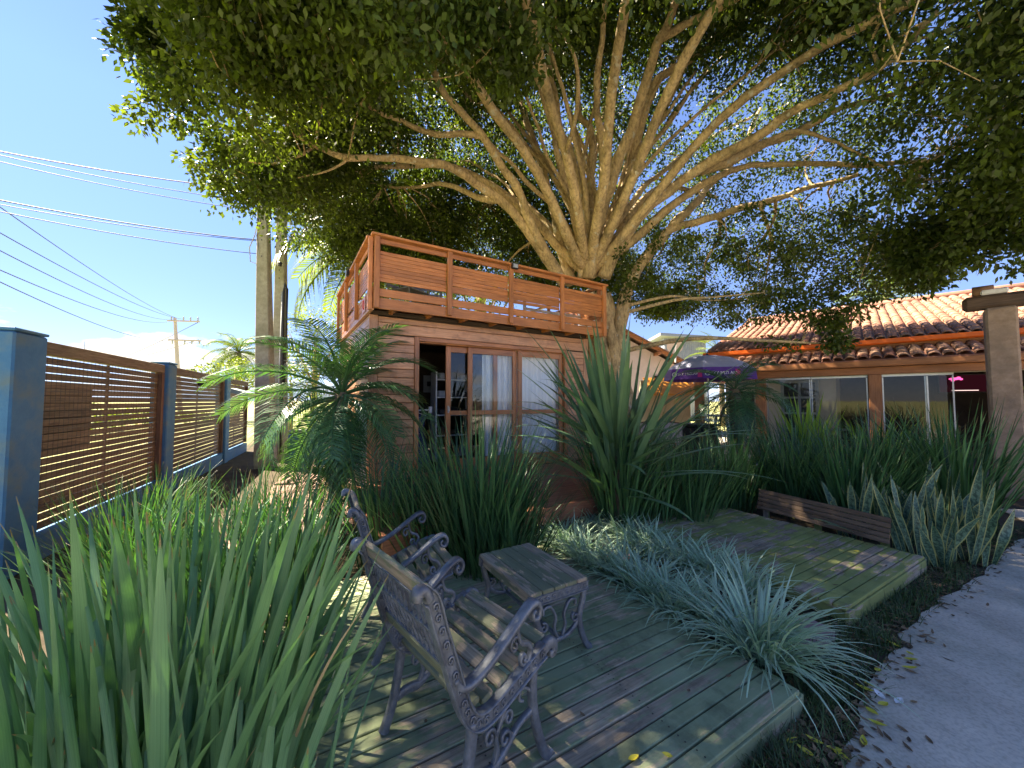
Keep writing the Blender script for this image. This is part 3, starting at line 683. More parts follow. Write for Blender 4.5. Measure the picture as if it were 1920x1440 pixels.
# walls (structural shell) and their siding boards
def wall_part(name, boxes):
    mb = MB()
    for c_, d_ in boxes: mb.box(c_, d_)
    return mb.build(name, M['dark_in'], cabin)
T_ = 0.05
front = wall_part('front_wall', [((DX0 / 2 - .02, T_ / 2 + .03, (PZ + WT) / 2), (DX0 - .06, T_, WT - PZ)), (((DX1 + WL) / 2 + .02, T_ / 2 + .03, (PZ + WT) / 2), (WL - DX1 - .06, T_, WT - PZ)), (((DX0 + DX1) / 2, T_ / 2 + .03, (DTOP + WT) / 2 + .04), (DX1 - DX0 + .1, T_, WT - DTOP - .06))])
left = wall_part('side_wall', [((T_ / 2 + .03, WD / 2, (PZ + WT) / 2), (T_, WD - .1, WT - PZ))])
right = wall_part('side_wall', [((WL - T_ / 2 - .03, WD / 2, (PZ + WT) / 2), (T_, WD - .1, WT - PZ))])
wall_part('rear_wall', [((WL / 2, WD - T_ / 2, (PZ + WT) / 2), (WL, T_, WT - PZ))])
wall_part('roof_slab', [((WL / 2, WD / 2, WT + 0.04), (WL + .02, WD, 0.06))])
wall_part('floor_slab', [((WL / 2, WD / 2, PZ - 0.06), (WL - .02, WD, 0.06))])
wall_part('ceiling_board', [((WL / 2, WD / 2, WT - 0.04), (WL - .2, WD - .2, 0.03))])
SB = 0.128
def siding(parent, p_of, a0, a1, z0, z1, up, pitch=SB):
    z = z0
    while z < z1 - 0.02:
        h = min(pitch, z1 - z)
        plank('siding_board', p_of(a0, z + h / 2), p_of(a1, z + h / 2), h - 0.006, 0.026, M['cabin'], parent, up=up, ch=0.007)
        z += pitch
pf = lambda a, z: Vector((a, 0.014, z)); pl = lambda a, z: Vector((0.014, a, z)); pr = lambda a, z: Vector((WL - .014, a, z))
siding(front, pf, 0.125, DX0 - 0.065, PZ, DTOP + .07, (0, -1, 0))
siding(front, pf, DX1 + 0.07, WL - .11, PZ, DTOP + .07, (0, -1, 0))
siding(front, pf, 0.125, WL - .11, DTOP + .075, WT - .01, (0, -1, 0), 0.165)
siding(left, pl, 0.03, WD, PZ, WT, (-1, 0, 0))
siding(right, pr, 0.03, WD, PZ, WT, (1, 0, 0))
plank('corner_board', (0.058, 0.006, PZ), (0.058, 0.006, WT), 0.125, 0.03, M['cabin'], front, up=(0, -1, 0))
plank('corner_board', (WL - .055, 0.006, PZ), (WL - .055, 0.006, WT), 0.11, 0.03, M['cabin'], front, up=(0, -1, 0))
# door frame
fr = MB(); fr.box(((DX0 + DX1) / 2, 0.115, DTOP + .0), (DX1 - DX0, 0.16, 0.03)); fr = fr.build('door_frame', M['cabin_trim'], cabin)
plank('jamb', (DX0 - .032, 0.0, PZ), (DX0 - .032, 0.0, DTOP + .065), 0.07, 0.06, M['cabin_trim'], fr, up=(0, -1, 0))
plank('jamb', (DX1 + .034, 0.0, PZ), (DX1 + .034, 0.0, DTOP + .065), 0.07, 0.06, M['cabin_trim'], fr, up=(0, -1, 0))
plank('head', (DX0 + .004, -.002, DTOP + .032), (DX1 - .002, -.002, DTOP + .032), 0.066, 0.06, M['cabin_trim'], fr, up=(0, -1, 0))
plank('sill', (DX0 + .004, .09, PZ + .012), (DX1 - .002, .09, PZ + .012), 0.17, 0.03, M['cabin_trim'], fr)
plank('inner_jamb', (DX0 - .008, .12, PZ), (DX0 - .008, .12, DTOP), 0.14, 0.02, M['cabin_trim'], fr, up=(1, 0, 0))
def door_panel(x0, x1, y, label, mull=True):
    mb = MB(); s = 0.085; z0, z1 = PZ + .03, DTOP - .018
    zm = 1.40
    d = MB(); d.box(((x0 + x1) / 2, y, zm), (x1 - x0 - 2 * s, 0.036, 0.075), ch=0.004)
    d = d.build('door_panel', M['cabin_trim'], cabin); d['label'] = label
    plank('stile', (x0 + s / 2, y, z0), (x0 + s / 2, y, z1), s, 0.042, M['cabin_trim'], d, up=(0, -1, 0))
    plank('stile', (x1 - s / 2, y, z0), (x1 - s / 2, y, z1), s, 0.042, M['cabin_trim'], d, up=(0, -1, 0))
    plank('rail', (x0 + s, y, z1 - .05), (x1 - s, y, z1 - .05), 0.10, 0.038, M['cabin_trim'], d, up=(0, -1, 0))
    plank('rail', (x0 + s, y, z0 + .09), (x1 - s, y, z0 + .09), 0.18, 0.038, M['cabin_trim'], d, up=(0, -1, 0))
    for za, zb in ((z0 + .18, zm - .037), (zm + .037, z1 - .1)):
        g_ = MB(); g_.add([(x0 + s, y, za), (x1 - s, y, za), (x1 - s, y, zb), (x0 + s, y, zb)], [(0, 1, 2, 3)]); g_.build('glass_pane', M['glass'], d)
    return d
dA = door_panel(1.255, 2.24, 0.155, 'half hidden sliding door panel beside the opening')
dB = door_panel(1.635, 2.62, 0.105, 'middle sliding door panel with a parted curtain behind')
dC = door_panel(2.62, 3.665, 0.055, 'right sliding door panel with a closed white curtain behind')
mb = MB(); mb.box((1.295, 0.125, 1.46), (0.03, 0.012, 0.12), ch=0.004); mb.tube([(1.295, .12, 1.50), (1.295, .08, 1.49), (1.295, .08, 1.43), (1.295, .12, 1.42)], 0.006, 6); mb.build('handle', M['steel'], dA)
# roof terrace
BX0, BX1, BY0, BY1 = -0.01, 4.45, -0.32, 3.3
BB, BT = 2.90, 3.955
terr = MB(); terr.box(((BX0 + BX1) / 2, (BY0 + BY1) / 2, BB + .115), (BX1 - BX0 - .1, BY1 - BY0 - .1, 0.03)); terr = terr.build('terrace_floor', M['porch'], cabin)
for k in range(8):
    x = 0.3 + k * 0.57
    plank('joist', (x, BY0 + .03, BB + .05), (x, 0.4, BB + .05), 0.05, 0.095, M['balcony'], terr)
bal = MB(); bal.box(((BX0 + BX1) / 2, BY0 - .035, BT - .02), (BX1 - BX0 + .1, 0.11, 0.036), ch=0.005); bal = bal.build('balustrade', M['balcony'], cabin)
UPF = (0, -1, 0)
plank('fascia', (BX0, BY0, BB + .078), (BX1, BY0, BB + .078), 0.156, 0.035, M['balcony'], bal, up=UPF)
plank('kick_board', (BX0, BY0 - .002, BB + .232), (BX1, BY0 - .002, BB + .232), 0.115, 0.03, M['balcony'], bal, up=UPF)
plank('upper_rail', (BX0, BY0 - .002, BT - .085), (BX1, BY0 - .002, BT - .085), 0.07, 0.03, M['balcony'], bal, up=UPF)
nb = 4; bw = (BX1 - BX0) / nb
for b in range(nb):
    for k in range(8):
        z = BB + .415 + k * 0.056
        plank('slat', (BX0 + b * bw + .035, BY0 + .002 + random.uniform(-.004, .004), z + random.uniform(-.004, .004)), (BX0 + (b + 1) * bw - .035, BY0 + .002 + random.uniform(-.004, .004), z + random.uniform(-.004, .004)), 0.053, 0.02, M['balcony'], bal, up=UPF, ch=0.003)
for b in range(nb + 1):
    x = BX0 + b * bw + (0.03 if b == 0 else -.03 if b == nb else 0)
    plank('post', (x, BY0 - .045, BB + (.02 if 0 < b < nb else .0)), (x, BY0 - .045, BT - .04), 0.075, 0.055, M['balcony'], bal, up=UPF)
# left side balustrade
bs = MB(); bs.box((BX0 - .035, (BY0 + BY1) / 2 + .06, BT - .02), (0.11, BY1 - BY0 - .02, 0.036), ch=0.005); bs = bs.build('balustrade', M['balcony'], cabin)
UPL = (-1, 0, 0); nside = 3; sw = (BY1 - BY0) / nside
plank('upper_rail', (BX0 - .002, BY0 + .03, BT - .085), (BX0 - .002, BY1, BT - .085), 0.07, 0.03, M['balcony'], bs, up=UPL)
for b in range(nside):
    for k in range(8):
        z = BB + .415 + k * 0.056
        plank('slat', (BX0, BY0 + b * sw + .035, z), (BX0, BY0 + (b + 1) * sw - .035, z), 0.050, 0.02, M['balcony'], bs, up=UPL, ch=0.003)
for k in range(3):
    plank('cladding_board', (BX0 - .003, BY0 + .02, BB + .055 + k * .102), (BX0 - .003, BY1, BB + .055 + k * .102), 0.097, 0.026, M['balcony'], bs, up=UPL, ch=0.005)
plank('drip_board', (BX0 - .012, BY0 + .02, BB - .006), (BX0 - .012, BY1, BB - .006), 0.05, 0.026, M['cabin'], bs)
for b in range(nside + 1):
    y = BY0 + b * sw + (0.03 if b == 0 else -.03 if b == nside else 0)
    plank('post', (BX0 - .045, y, BB + (.06 if 0 < b < nside else -.02)), (BX0 - .045, y, BT - .04), 0.075, 0.055, M['balcony'], bs, up=UPL)
# rear and right balustrades (plain)
for nm, pa, pb, up in (('b', (BX0, BY1, 0), (BX1, BY1, 0), (0, 1, 0)), ('r', (BX1, BY0 + .06, 0), (BX1, BY1, 0), (1, 0, 0))):
    bb = MB(); bb.beam(Vector(pa) + Vector((0, 0, BT - .02)), Vector(pb) + Vector((0, 0, BT - .02)), .09, .036, ch=.005); bb = bb.build('balustrade', M['balcony'], cabin)
    for k in range(8): plank('slat', Vector(pa) + Vector((0, 0, BB + .415 + k * .056)), Vector(pb) + Vector((0, 0, BB + .415 + k * .056)), .05, .02, M['balcony'], bb, up=up)
    plank('fascia', Vector(pa) + Vector((0, 0, BB + .13)), Vector(pb) + Vector((0, 0, BB + .13)), .26, .03, M['balcony'], bb, up=up)
    for f in (0.02, .5, .98):
        p = Vector(pa).lerp(Vector(pb), f); plank('post', p + Vector((0, 0, BB)), p + Vector((0, 0, BT - .04)), .07, .06, M['balcony'], bb, up=up)
# porch platform in front
pp = MB(); pp.box((2.05, -1.17, PZ / 2 - .03), (4.6, 2.24, PZ - .09)); pp = pp.build('porch', M['porch'], cabin)
n = 26
for i in range(n):
    y = -2.33 + i * 0.089
    plank('porch_board', (-0.3, y, PZ - .014), (4.4, y, PZ - .014), 0.085, 0.026, M['porch'], pp, ch=0.003)
plank('porch_fascia', (-0.3, -2.36, PZ - .10), (4.4, -2.36, PZ - .10), 0.16, 0.03, M['porch'], pp, up=(0, -1, 0))
def c2w(x, y, z):
    a = az_rz(CAZ); return Vector((CO.x + math.cos(a) * x - math.sin(a) * y, CO.y + math.sin(a) * x + math.cos(a) * y, z))
def in_cabin(name, label, cat, x, y, z, group=None): return thing(name, label, cat, c2w(x, y, z), az_rz(CAZ), group)
# curtains
def curtain(x0, x1, y, label, amp=0.025, waves=9):
    t = in_cabin('curtain', label, 'curtain', (x0 + x1) / 2, y, PZ); mb = MB(); nx, nz = waves * 8, 6; w = x1 - x0; vs = []
    for j in range(nz + 1):
        z = 0.04 + (DTOP - PZ - .08) * j / nz
        for i in range(nx + 1):
            f = i / nx; a = amp * (0.6 + .4 * (1 - j / nz)); vs.append((-w / 2 + w * f, a * math.sin(f * waves * 2 * math.pi) + a * .6 * math.sin(f * waves * 3.3 + j * .3), z))
    mb.add(vs, [(j * (nx + 1) + i, j * (nx + 1) + i + 1, (j + 1) * (nx + 1) + i + 1, (j + 1) * (nx + 1) + i) for j in range(nz) for i in range(nx)])
    mb.build('drape', M['curtain'], t, smooth=True)
    mb = MB(); mb.tube([(-w / 2 - .05, 0, DTOP - PZ - .03), (w / 2 + .05, 0, DTOP - PZ - .03)], .012, 8); mb.build('rod', M['steel'], t)
curtain(1.98, 2.60, 0.225, 'white curtain gathered behind the middle door panel', 0.03, 7)
curtain(2.66, 3.72, 0.16, 'closed white curtain filling the right door panel', 0.02, 9)
# things seen in the dark opening
t = in_cabin('air_conditioner', 'white split air conditioner high on the dark cabin wall', 'air conditioner', 1.25, WD - .3, 2.55)
mb = MB(); mb.box((0, 0, 0), (0.85, 0.2, 0.29), ch=0.03); mb.build('housing', M['white'], t); mb = MB(); mb.box((0, -.105, -.10), (0.75, .012, .05)); mb.build('louvre', M['grey'], t); mb = MB(); mb.box((-.1, -.103, .04), (.06, .006, .14)); mb.build('display', M['black'], t)
def text_mesh(txt, size, mat, parent, loc, rot, depth=0.001, name='lettering'):
    cu = bpy.data.curves.new(name, 'FONT'); cu.body = txt; cu.size = size; cu.extrude = depth; cu.align_x = 'CENTER'; cu.align_y = 'CENTER'
    o = bpy.data.objects.new('tmp', cu); COL.objects.link(o)
    me = bpy.data.meshes.new_from_object(o.evaluated_get(bpy.context.evaluated_depsgraph_get())); bpy.data.objects.remove(o)
    me.materials.clear(); me.materials.append(mat); return link(name, me, parent, loc, rot)
t = in_cabin('wall_plate', 'pale metal plate with small letters hung inside the dark doorway', 'sign', 1.33, WD - .16, 2.06)
mb = MB(); mb.box((0, 0, -.02), (0.40, .012, .13), ch=.004); mb.build('plate', M['white'], t); text_mesh('TEXAS', 0.10, M['white'], t, (0, -.012, 0.11), (R(90), 0, 0))
mb = MB(); mb.lathe([(0, 0), (.02, 0), (.02, .004)], 10); mb.build('stud', M['black'], t, loc=(0, -.008, -.02), rot=(R(90), 0, 0))
t = in_cabin('letter_sign', 'white lettering on a dark plate below the metal plate in the doorway', 'sign', 1.36, WD - .16, 1.73)
mb = MB(); mb.box((0, 0, 0), (0.44, .012, .17), ch=.004); mb.build('plate', M['black'], t); text_mesh('DW·7464', 0.115, M['white'], t, (0, -.012, 0), (R(90), 0, 0))
t = in_cabin('poster', 'small grey framed poster on the dark cabin back wall', 'poster', 2.02, WD - .16, 2.02)
mb = MB(); mb.box((0, 0, 0), (0.3, .012, .42), ch=.004); mb.build('frame', M['grey'], t); mb = MB(); mb.box((0, -.008, 0), (0.12, .004, .12)); mb.build('picture', M['black'], t)
t = in_cabin('clothes_rail', 'white clothes rail bar inside the cabin doorway', 'rail', 0.98, .75, 1.42)
mb = MB(); mb.tube([(-.45, 0, 0), (.2, 0, .02)], .013, 8); mb.build('bar', M['white'], t); mb = MB(); mb.box((.22, 0, .02), (.06, .05, .12), ch=.006); mb.build('bracket', M['white'], t); mb = MB(); mb.tube([(-.16, 0, 0), (-.16, .01, -.06), (-.35, .0, -.10)], .008, 6); mb.build('hook', M['white'], t)
def dots_mat():
    m, nt, out = new_mat('dark blue dotted cloth'); tc = nt.nodes.new('ShaderNodeTexCoord')
    v = N(nt, 'ShaderNodeTexVoronoi', Scale=38.0); nt.links.new(tc.outputs['Object'], v.inputs['Vector'])
    principled(nt, out, ramp(nt, v.outputs['Distance'], [(0.16, (0.35, 0.4, 0.6)), (0.24, (0.02, 0.03, 0.10))]), 0.9); return m
t = in_cabin('hanging_dress', 'dark blue dotted dress hanging in the open doorway', 'dress', 0.98, .72, 0.5)
mb = MB(); prof = [(0.05, .86), (0.10, .80), (0.085, .66), (0.075, .55), (0.12, .35), (0.19, .02)]; vs = []; n = 28
for r, z in prof:
    for k in range(n):
        a = 2 * math.pi * k / n; rr = r * (1 + .12 * math.sin(6 * a) * (1 - z)); vs.append((rr * 1.25 * math.cos(a), rr * .6 * math.sin(a), z))
mb.add(vs, [(i * n + k, i * n + (k + 1) % n, (i + 1) * n + (k + 1) % n, (i + 1) * n + k) for i in range(len(prof) - 1) for k in range(n)])
mb.build('cloth', dots_mat(), t, smooth=True); mb = MB(); mb.tube([(-.13, 0, .84), (0, 0, .89), (.13, 0, .84)], .006, 6); mb.tube([(0, 0, .89), (0, 0, .93)], .004, 6); mb.build('hanger', M['white'], t)
t = in_cabin('shelf_unit', 'pale shelf unit with stored things seen through the half hidden door panel', 'shelf', 1.86, 1.35, PZ)
for x in (-.38, .38): plank('upright', (x, 0, 0), (x, 0, 1.75), .03, .3, M['white'], t, up=(0, 1, 0))
for z in (.1, .5, .9, 1.25, 1.6):
    plank('shelf', (-.365, 0, z), (.365, 0, z), .3, .022, M['white'], t)
    for k in range(3):
        mb = MB(); w_ = random.uniform(.1, .2); h_ = random.uniform(.08, .2); mb.box((-.24 + k * .24, 0, z + h_ / 2 + .012), (w_, .2, h_), ch=.02); mb.build('stored_box', random.choice([M['grey'], M['dark_in'], M['black']]), t)
# red and white sign, floodlights, furniture on the terrace
t = in_cabin('warning_sign', 'small red and white sign on the terrace side cladding', 'sign', BX0 - .025, 0.27, BB + .17)
mb = MB(); mb.box((0, 0, 0), (.006, .22, .24)); mb.build('plate', plain('faded pink sign', (.62, .33, .33), .5), t)
mb = MB(); mb.tube([(-.006, .05 * math.cos(a), .07 * math.sin(a)) for a in [k * math.pi / 8 for k in range(17)]], .008, 5); mb.build('ring_mark', plain('sign red', (.6, .06, .06), .5), t)
for x, y, az, lab in ((2.26, BY0 - .085, 0, 'small black floodlight under the front terrace rail'), (BX0 - .09, 1.45, 1, 'small black floodlight on the side terrace rail')):
    t = in_cabin('floodlight', lab, 'lamp', x, y, BT - .06, 'terrace floodlights'); d_ = (0, -1) if az == 0 else (-1, 0)
    mb = MB(); mb.box((d_[0] * .02, d_[1] * .02, 0), (.12 if az == 0 else .05, .05 if az == 0 else .12, .09), ch=.006); mb.build('housing', M['black'], t)
    mb = MB(); mb.box((d_[0] * .048, d_[1] * .048, 0), (.09 if az == 0 else .004, .004 if az == 0 else .09, .065)); mb.build('lens', M['grey'], t)
    mb = MB(); mb.tube([(0, 0, .04), (-d_[0] * .03, -d_[1] * .03, .06)], .01, 6); mb.build('bracket', M['black'], t)
def patio_chair(x, y, rz, label):
    t = thing('patio_chair', label, 'chair', c2w(x, y, BB + .13), az_rz(CAZ) + rz, 'metal chairs on the roof terrace')
    for sx in (-.25, .25):
        mb = MB(); mb.tube([(sx, -.3, 0), (sx, -.26, .4), (sx, -.2, .62), (sx, .2, .64), (sx, .3, .6)], .015, 6); mb.build('arm_frame', M['grey'], t, smooth=True)
        mb = MB(); mb.tube([(sx, .28, 0), (sx, .2, .4), (sx, .34, .98)], .015, 6); mb.build('back_leg', M['grey'], t, smooth=True)
    mb = MB(); mb.box((0, -.02, .42), (.5, .46, .025), ch=.008); mb.build('seat', M['grey'], t)
    mb = MB()
    for k in range(5): mb.beam((-.24, .22 + k * .025, .52 + k * .1), (.24, .22 + k * .025, .52 + k * .1), .015, .05)
    mb.build('backrest', M['grey'], t)
patio_chair(0.72, 0.55, R(30), 'grey metal chair near the left corner of the roof terrace')
patio_chair(1.25, 1.1, R(160), 'grey metal chair further back on the roof terrace')
t = in_cabin('pallet_rack', 'weathered white slatted rack at the right end of the roof terrace', 'rack', 4.0, 0.35, BB + .13)
for k in range(9): plank('slat', (-.95 + k * .2, 0, .18), (-.75 + k * .2, .0, .36), .07, .02, M['white'], t, up=(0, -1, 0))
plank('rail', (-1.05, .02, .18), (.5, .02, .18), .05, .03, M['white'], t, up=(0, -1, 0)); plank('rail', (-1.05, .02, .4), (.5, .02, .4), .05, .03, M['white'], t, up=(0, -1, 0))
for x in (-1.0, .45): plank('post', (x, .05, 0), (x, .05, .98), .05, .05, M['white'], t, up=(0, -1, 0))
for k in range(5): plank('slat', (-.3 + k * .16, 0, .82), (-.16 + k * .16, 0, .95), .06, .02, M['white'], t, up=(0, -1, 0))
# pale panel leaning at the front left corner of the cabin, blue drum behind the palm
p = at(677, 800, 5.28); t = thing('leaning_board', 'narrow pale blue white board standing at the cabin corner behind the palm', 'board', (p.x, p.y, 0), R(5))
mb = MB(); mb.box((0, 0, .95), (.16, .03, 1.3), ch=.005); mb.build('panel', M['curtain'], t); mb = MB(); mb.box((0, .02, .2), (.1, .06, .3)); mb.build('foot', M['grey'], t)
p = onz(545, 885, 0.0); t = thing('blue_drum', 'blue drum in the shade beyond the palm', 'drum', (p.x, p.y + .3, 0))
mb = MB(); mb.lathe([(0, 0), (.22, 0), (.23, .25), (.25, .27), (.23, .3), (.23, .55), (.25, .57), (.23, .6), (.22, .85), (.2, .88), (0, .88)], 20); mb.build('barrel', plain('blue plastic', (.02, .09, .35), .4), t, smooth=True)
mb = MB(); mb.lathe([(0.0, .87), (.21, .87), (.22, .90), (.2, .92), (0, .92)], 20); mb.build('lid', M['grey'], t, smooth=True)
# ------------------------------------------------------------------ cast iron garden chairs and table
def sweep(mb, pts, w, t, y=0.0, close=False):
    """flat bar swept along a path in the local x-z plane; w in plane, t across (y)"""
    P = [Vector((p[0], 0, p[1])) for p in pts]; m = len(P)
    if not hasattr(w, '__len__'): w = [w] * m
    vs = []
    for i in range(m):
        d = (P[min(i + 1, m - 1)] - P[max(i - 1, 0)]).normalized(); nn = Vector((-d.z, 0, d.x)); h = w[i] / 2; q = t / 2
        for a, b in ((-1, -.6), (-.7, -1), (.7, -1), (1, -.6), (1, .6), (.7, 1), (-.7, 1), (-1, .6)):
            vs.append(P[i] + nn * (h * a) + Vector((0, y + q * b, 0)))
    fs = [(i * 8 + k, i * 8 + (k + 1) % 8, i * 8 + 8 + (k + 1) % 8, i * 8 + 8 + k) for i in range(m - 1) for k in range(8)]
    fs += [tuple(range(7, -1, -1)), tuple((m - 1) * 8 + k for k in range(8))]
    mb.add(vs, fs)
def crv(pts, n=6):
    """Catmull-Rom through 2-D points"""
    out = []; P = [pts[0]] + list(pts) + [pts[-1]]
    for i in range(1, len(P) - 2):
        for k in range(n):
            t = k / n; r = []
            for c in range(2):
                a, b, d, e_ = P[i - 1][c], P[i][c], P[i + 1][c], P[i + 2][c]
                r.append(0.5 * (2 * b + (d - a) * t + (2 * a - 5 * b + 4 * d - e_) * t * t + (3 * b - a - 3 * d + e_) * t ** 3))
            out.append(tuple(r))
    out.append(tuple(pts[-1])); return out
def spiral(cx, cz, r0, r1, a0, turns, n=16):
    return [(cx + (r0 + (r1 - r0) * k / n) * math.cos(a0 + turns * 2 * math.pi * k / n), cz + (r0 + (r1 - r0) * k / n) * math.sin(a0 + turns * 2 * math.pi * k / n)) for k in range(n + 1)]
BAND = crv([(-.215, .845), (-.19, .82), (-.155, .72), (-.10, .58), (-.045, .44), (0.0, .365), (.06, .335), (.15, .345), (.28, .385), (.40, .425), (.46, .44)], 5)
def chair_side(parent, y):
    mb = MB(); sweep(mb, BAND, 0.058, 0.026, y)
    for off in (-.027, .027):            # raised edges of the band
        P = []
        for i in range(len(BAND)):
            a, b = BAND[max(i - 1, 0)], BAND[min(i + 1, len(BAND) - 1)]; d = Vector((b[0] - a[0], b[1] - a[1])).normalized(); P.append((BAND[i][0] - d.y * off, BAND[i][1] + d.x * off))
        sweep(mb, P, 0.009, 0.042, y)
    side = mb.build('side_frame', M['iron'], parent, smooth=True)
    # scroll at the seat front and roll at the back top
    mb = MB(); sweep(mb, crv([(.44, .435), (.50, .455), (.535, .435), (.525, .405), (.50, .41)], 4), [0.055 * (1 - .03 * i) for i in range(17)], 0.03, y); mb.build('seat_scroll', M['iron'], side, smooth=True); mb = MB(); sweep(mb, crv([(-.205, .83), (-.225, .865), (-.255, .865), (-.26, .84)], 4), 0.035, 0.045, y); mb.build('back_roll', M['iron'], side, smooth=True)
    # relief: a running chain of little spirals on both faces
    mb = MB(); L = 0; last = BAND[0]
    for i in range(1, len(BAND)):
        L += math.dist(BAND[i], BAND[i - 1])
        if L > 0.04:
            L = 0; c_ = BAND[i]; a0 = math.atan2(BAND[i][1] - BAND[i - 1][1], BAND[i][0] - BAND[i - 1][0])
            for sg in (-1, 1):
                mb.tube([(x, y + sg * 0.016, z) for x, z in spiral(c_[0], c_[1], .018, .005, a0, 1.3, 9)], 0.0042, 4)
    mb.build('relief_scrolls', M['iron'], side, smooth=True)['kind'] = 'stuff'
    mb = MB(); sweep(mb, crv([(0.015, .35), (0.0, .25), (-.03, .12), (-.075, 0.02), (-.085, 0)], 5), [.055, .053, .05, .048, .046, .045, .044, .043, .042, .042, .042, .042, .043, .044, .046, .048, .05, .052, .054, .056, .058][:21], 0.034, y); mb.build('rear_leg', M['iron'], side, smooth=True)
    mb = MB(); sweep(mb, crv([(.385, .41), (.375, .32), (.385, .22), (.425, .10), (.465, .02), (.50, .004), (.515, .012)], 5), .042, 0.034, y); mb.build('front_leg', M['iron'], side, smooth=True)
    # brace with volutes between the legs
    mb = MB(); sweep(mb, crv([(-.03, .12), (.05, .135), (.13, .13), (.20, .165), (.28, .215), (.375, .235)], 5), [.03 + .012 * math.sin(i * .25) for i in range(26)], 0.024, y)
    sweep(mb, crv([(.13, .14), (.15, .19), (.14, .235), (.165, .27), (.19, .31), (.20, .345)], 4), .02, .02, y)
    sweep(mb, spiral(.195, .205, .036, .01, -1.2, 1.2), .014, .02, y); sweep(mb, spiral(.105, .25, .034, .01, -.3, 1.2), .014, .02, y); sweep(mb, spiral(.215, .275, .03, .009, 3.0, -1.2), .013, .02, y)
    sweep(mb, crv([(.03, .325), (.06, .295), (.10, .30), (.11, .33)], 4), .013, .018, y); sweep(mb, crv([(.37, .30), (.34, .33), (.30, .345), (.285, .31), (.31, .295)], 4), .013, .018, y)
    mb.build('brace', M['iron'], side, smooth=True)['kind'] = 'stuff'
    mb = MB(); sweep(mb, crv([(-.085, .535), (-.06, .50), (-.02, .485), (.04, .495), (.16, .545), (.28, .61), (.355, .648), (.40, .65), (.42, .62), (.405, .59), (.375, .593), (.368, .615), (.385, .625)], 5), [.026] * 35 + [.024 - .0004 * i for i in range(26)], 0.046, y); mb.build('armrest', M['iron'], side, smooth=True)
    mb = MB(); sweep(mb, crv([(.27, .60), (.28, .555), (.30, .52), (.345, .50), (.365, .47), (.345, .435), (.325, .44)], 5), .02, .022, y); sweep(mb, spiral(.255, .525, .035, .009, 0.4, 1.1), .013, .02, y); sweep(mb, spiral(.315, .455, .026, .008, -1.0, -1.1), .013, .02, y); sweep(mb, crv([(.0, .49), (-.02, .45), (.0, .41), (.02, .385)], 4), .018, .02, y); mb.build('arm_support', M['iron'], side, smooth=True)['kind'] = 'stuff'
def iron_chair(pos, az, width, label):
    t = thing('iron_chair', label, 'chair', (pos[0], pos[1], DZ), az_rz(az), 'cast iron garden chairs'); t.scale = (.82, 1, 1)
    for y in (0, width): chair_side(t, y)
    y0, y1 = .016, width - .016
    for x, z in ((.465, .462), (.385, .45), (.295, .42), (.205, .395), (.115, .375), (.035, .385)):
        plank('seat_slat', (x, y0, z), (x, y1, z), .068, .024, M['bench_wood'], t, up=(-.28, 0, .96), ch=0.008)
    plank('back_slat', (-.19, y0, .835), (-.19, y1, .835), .07, .026, M['bench_wood'], t, up=(.95, 0, .35), ch=0.009)
    plank('back_slat', (-.075, y0, .52), (-.075, y1, .52), .05, .026, M['bench_wood'], t, up=(.95, 0, .35), ch=0.009)
    # cast lattice panel between the two back slats
    def bk(f, y): return Vector((-.18 + .10 * f, y, .795 - .25 * f))
    pn = MB()
    for f in (0.0, .48, 1.0): pn.beam(bk(f, y0), bk(f, y1), .014, .022, up=(.9, 0, .4))
    for k in range(14):
        y = y0 + (y1 - y0) * (k + .5) / 14
        for f0, f1, s_ in ((0, .48, .012), (.48, 1.0, -.012)):
            pn.beam(bk(f0, y - s_), bk(f1, y + s_), .010, .017, up=(.9, 0, .4))
    pn = pn.build('back_lattice', M['iron'], t)
    sc = MB()
    for k in range(5):
        y = y0 + (y1 - y0) * (k + .5) / 5
        for f in (.25, .74):
            c_ = bk(f, y); sc.tube([c_ + Vector((.38 * .03 * math.sin(a), .035 * math.cos(a), -.03 * math.sin(a))) * (1 - .045 * i) for i, a in enumerate([j * .6 for j in range(15)])], .005, 4)
    sc.build('lattice_scrolls', M['iron'], pn, smooth=True)['kind'] = 'stuff'
CH1 = (0.0, 0.0)
p_front = onz(1030, 1412, DZ); d_ = Vector((math.sin(R(48)), math.cos(R(48)), 0)); o_ = p_front - d_ * 0.41
iron_chair((o_.x, o_.y), 48, 0.56, 'nearest cast iron chair with grey wood slats, back towards the long green blades')
p_front = at(862, 1050, 2.40); d_ = Vector((math.sin(R(62)), math.cos(R(62)), 0)); o_ = p_front - d_ * 0.43
iron_chair((o_.x, o_.y), 62, 0.52, 'farther cast iron chair beside the coffee table, partly behind the nearer chair')

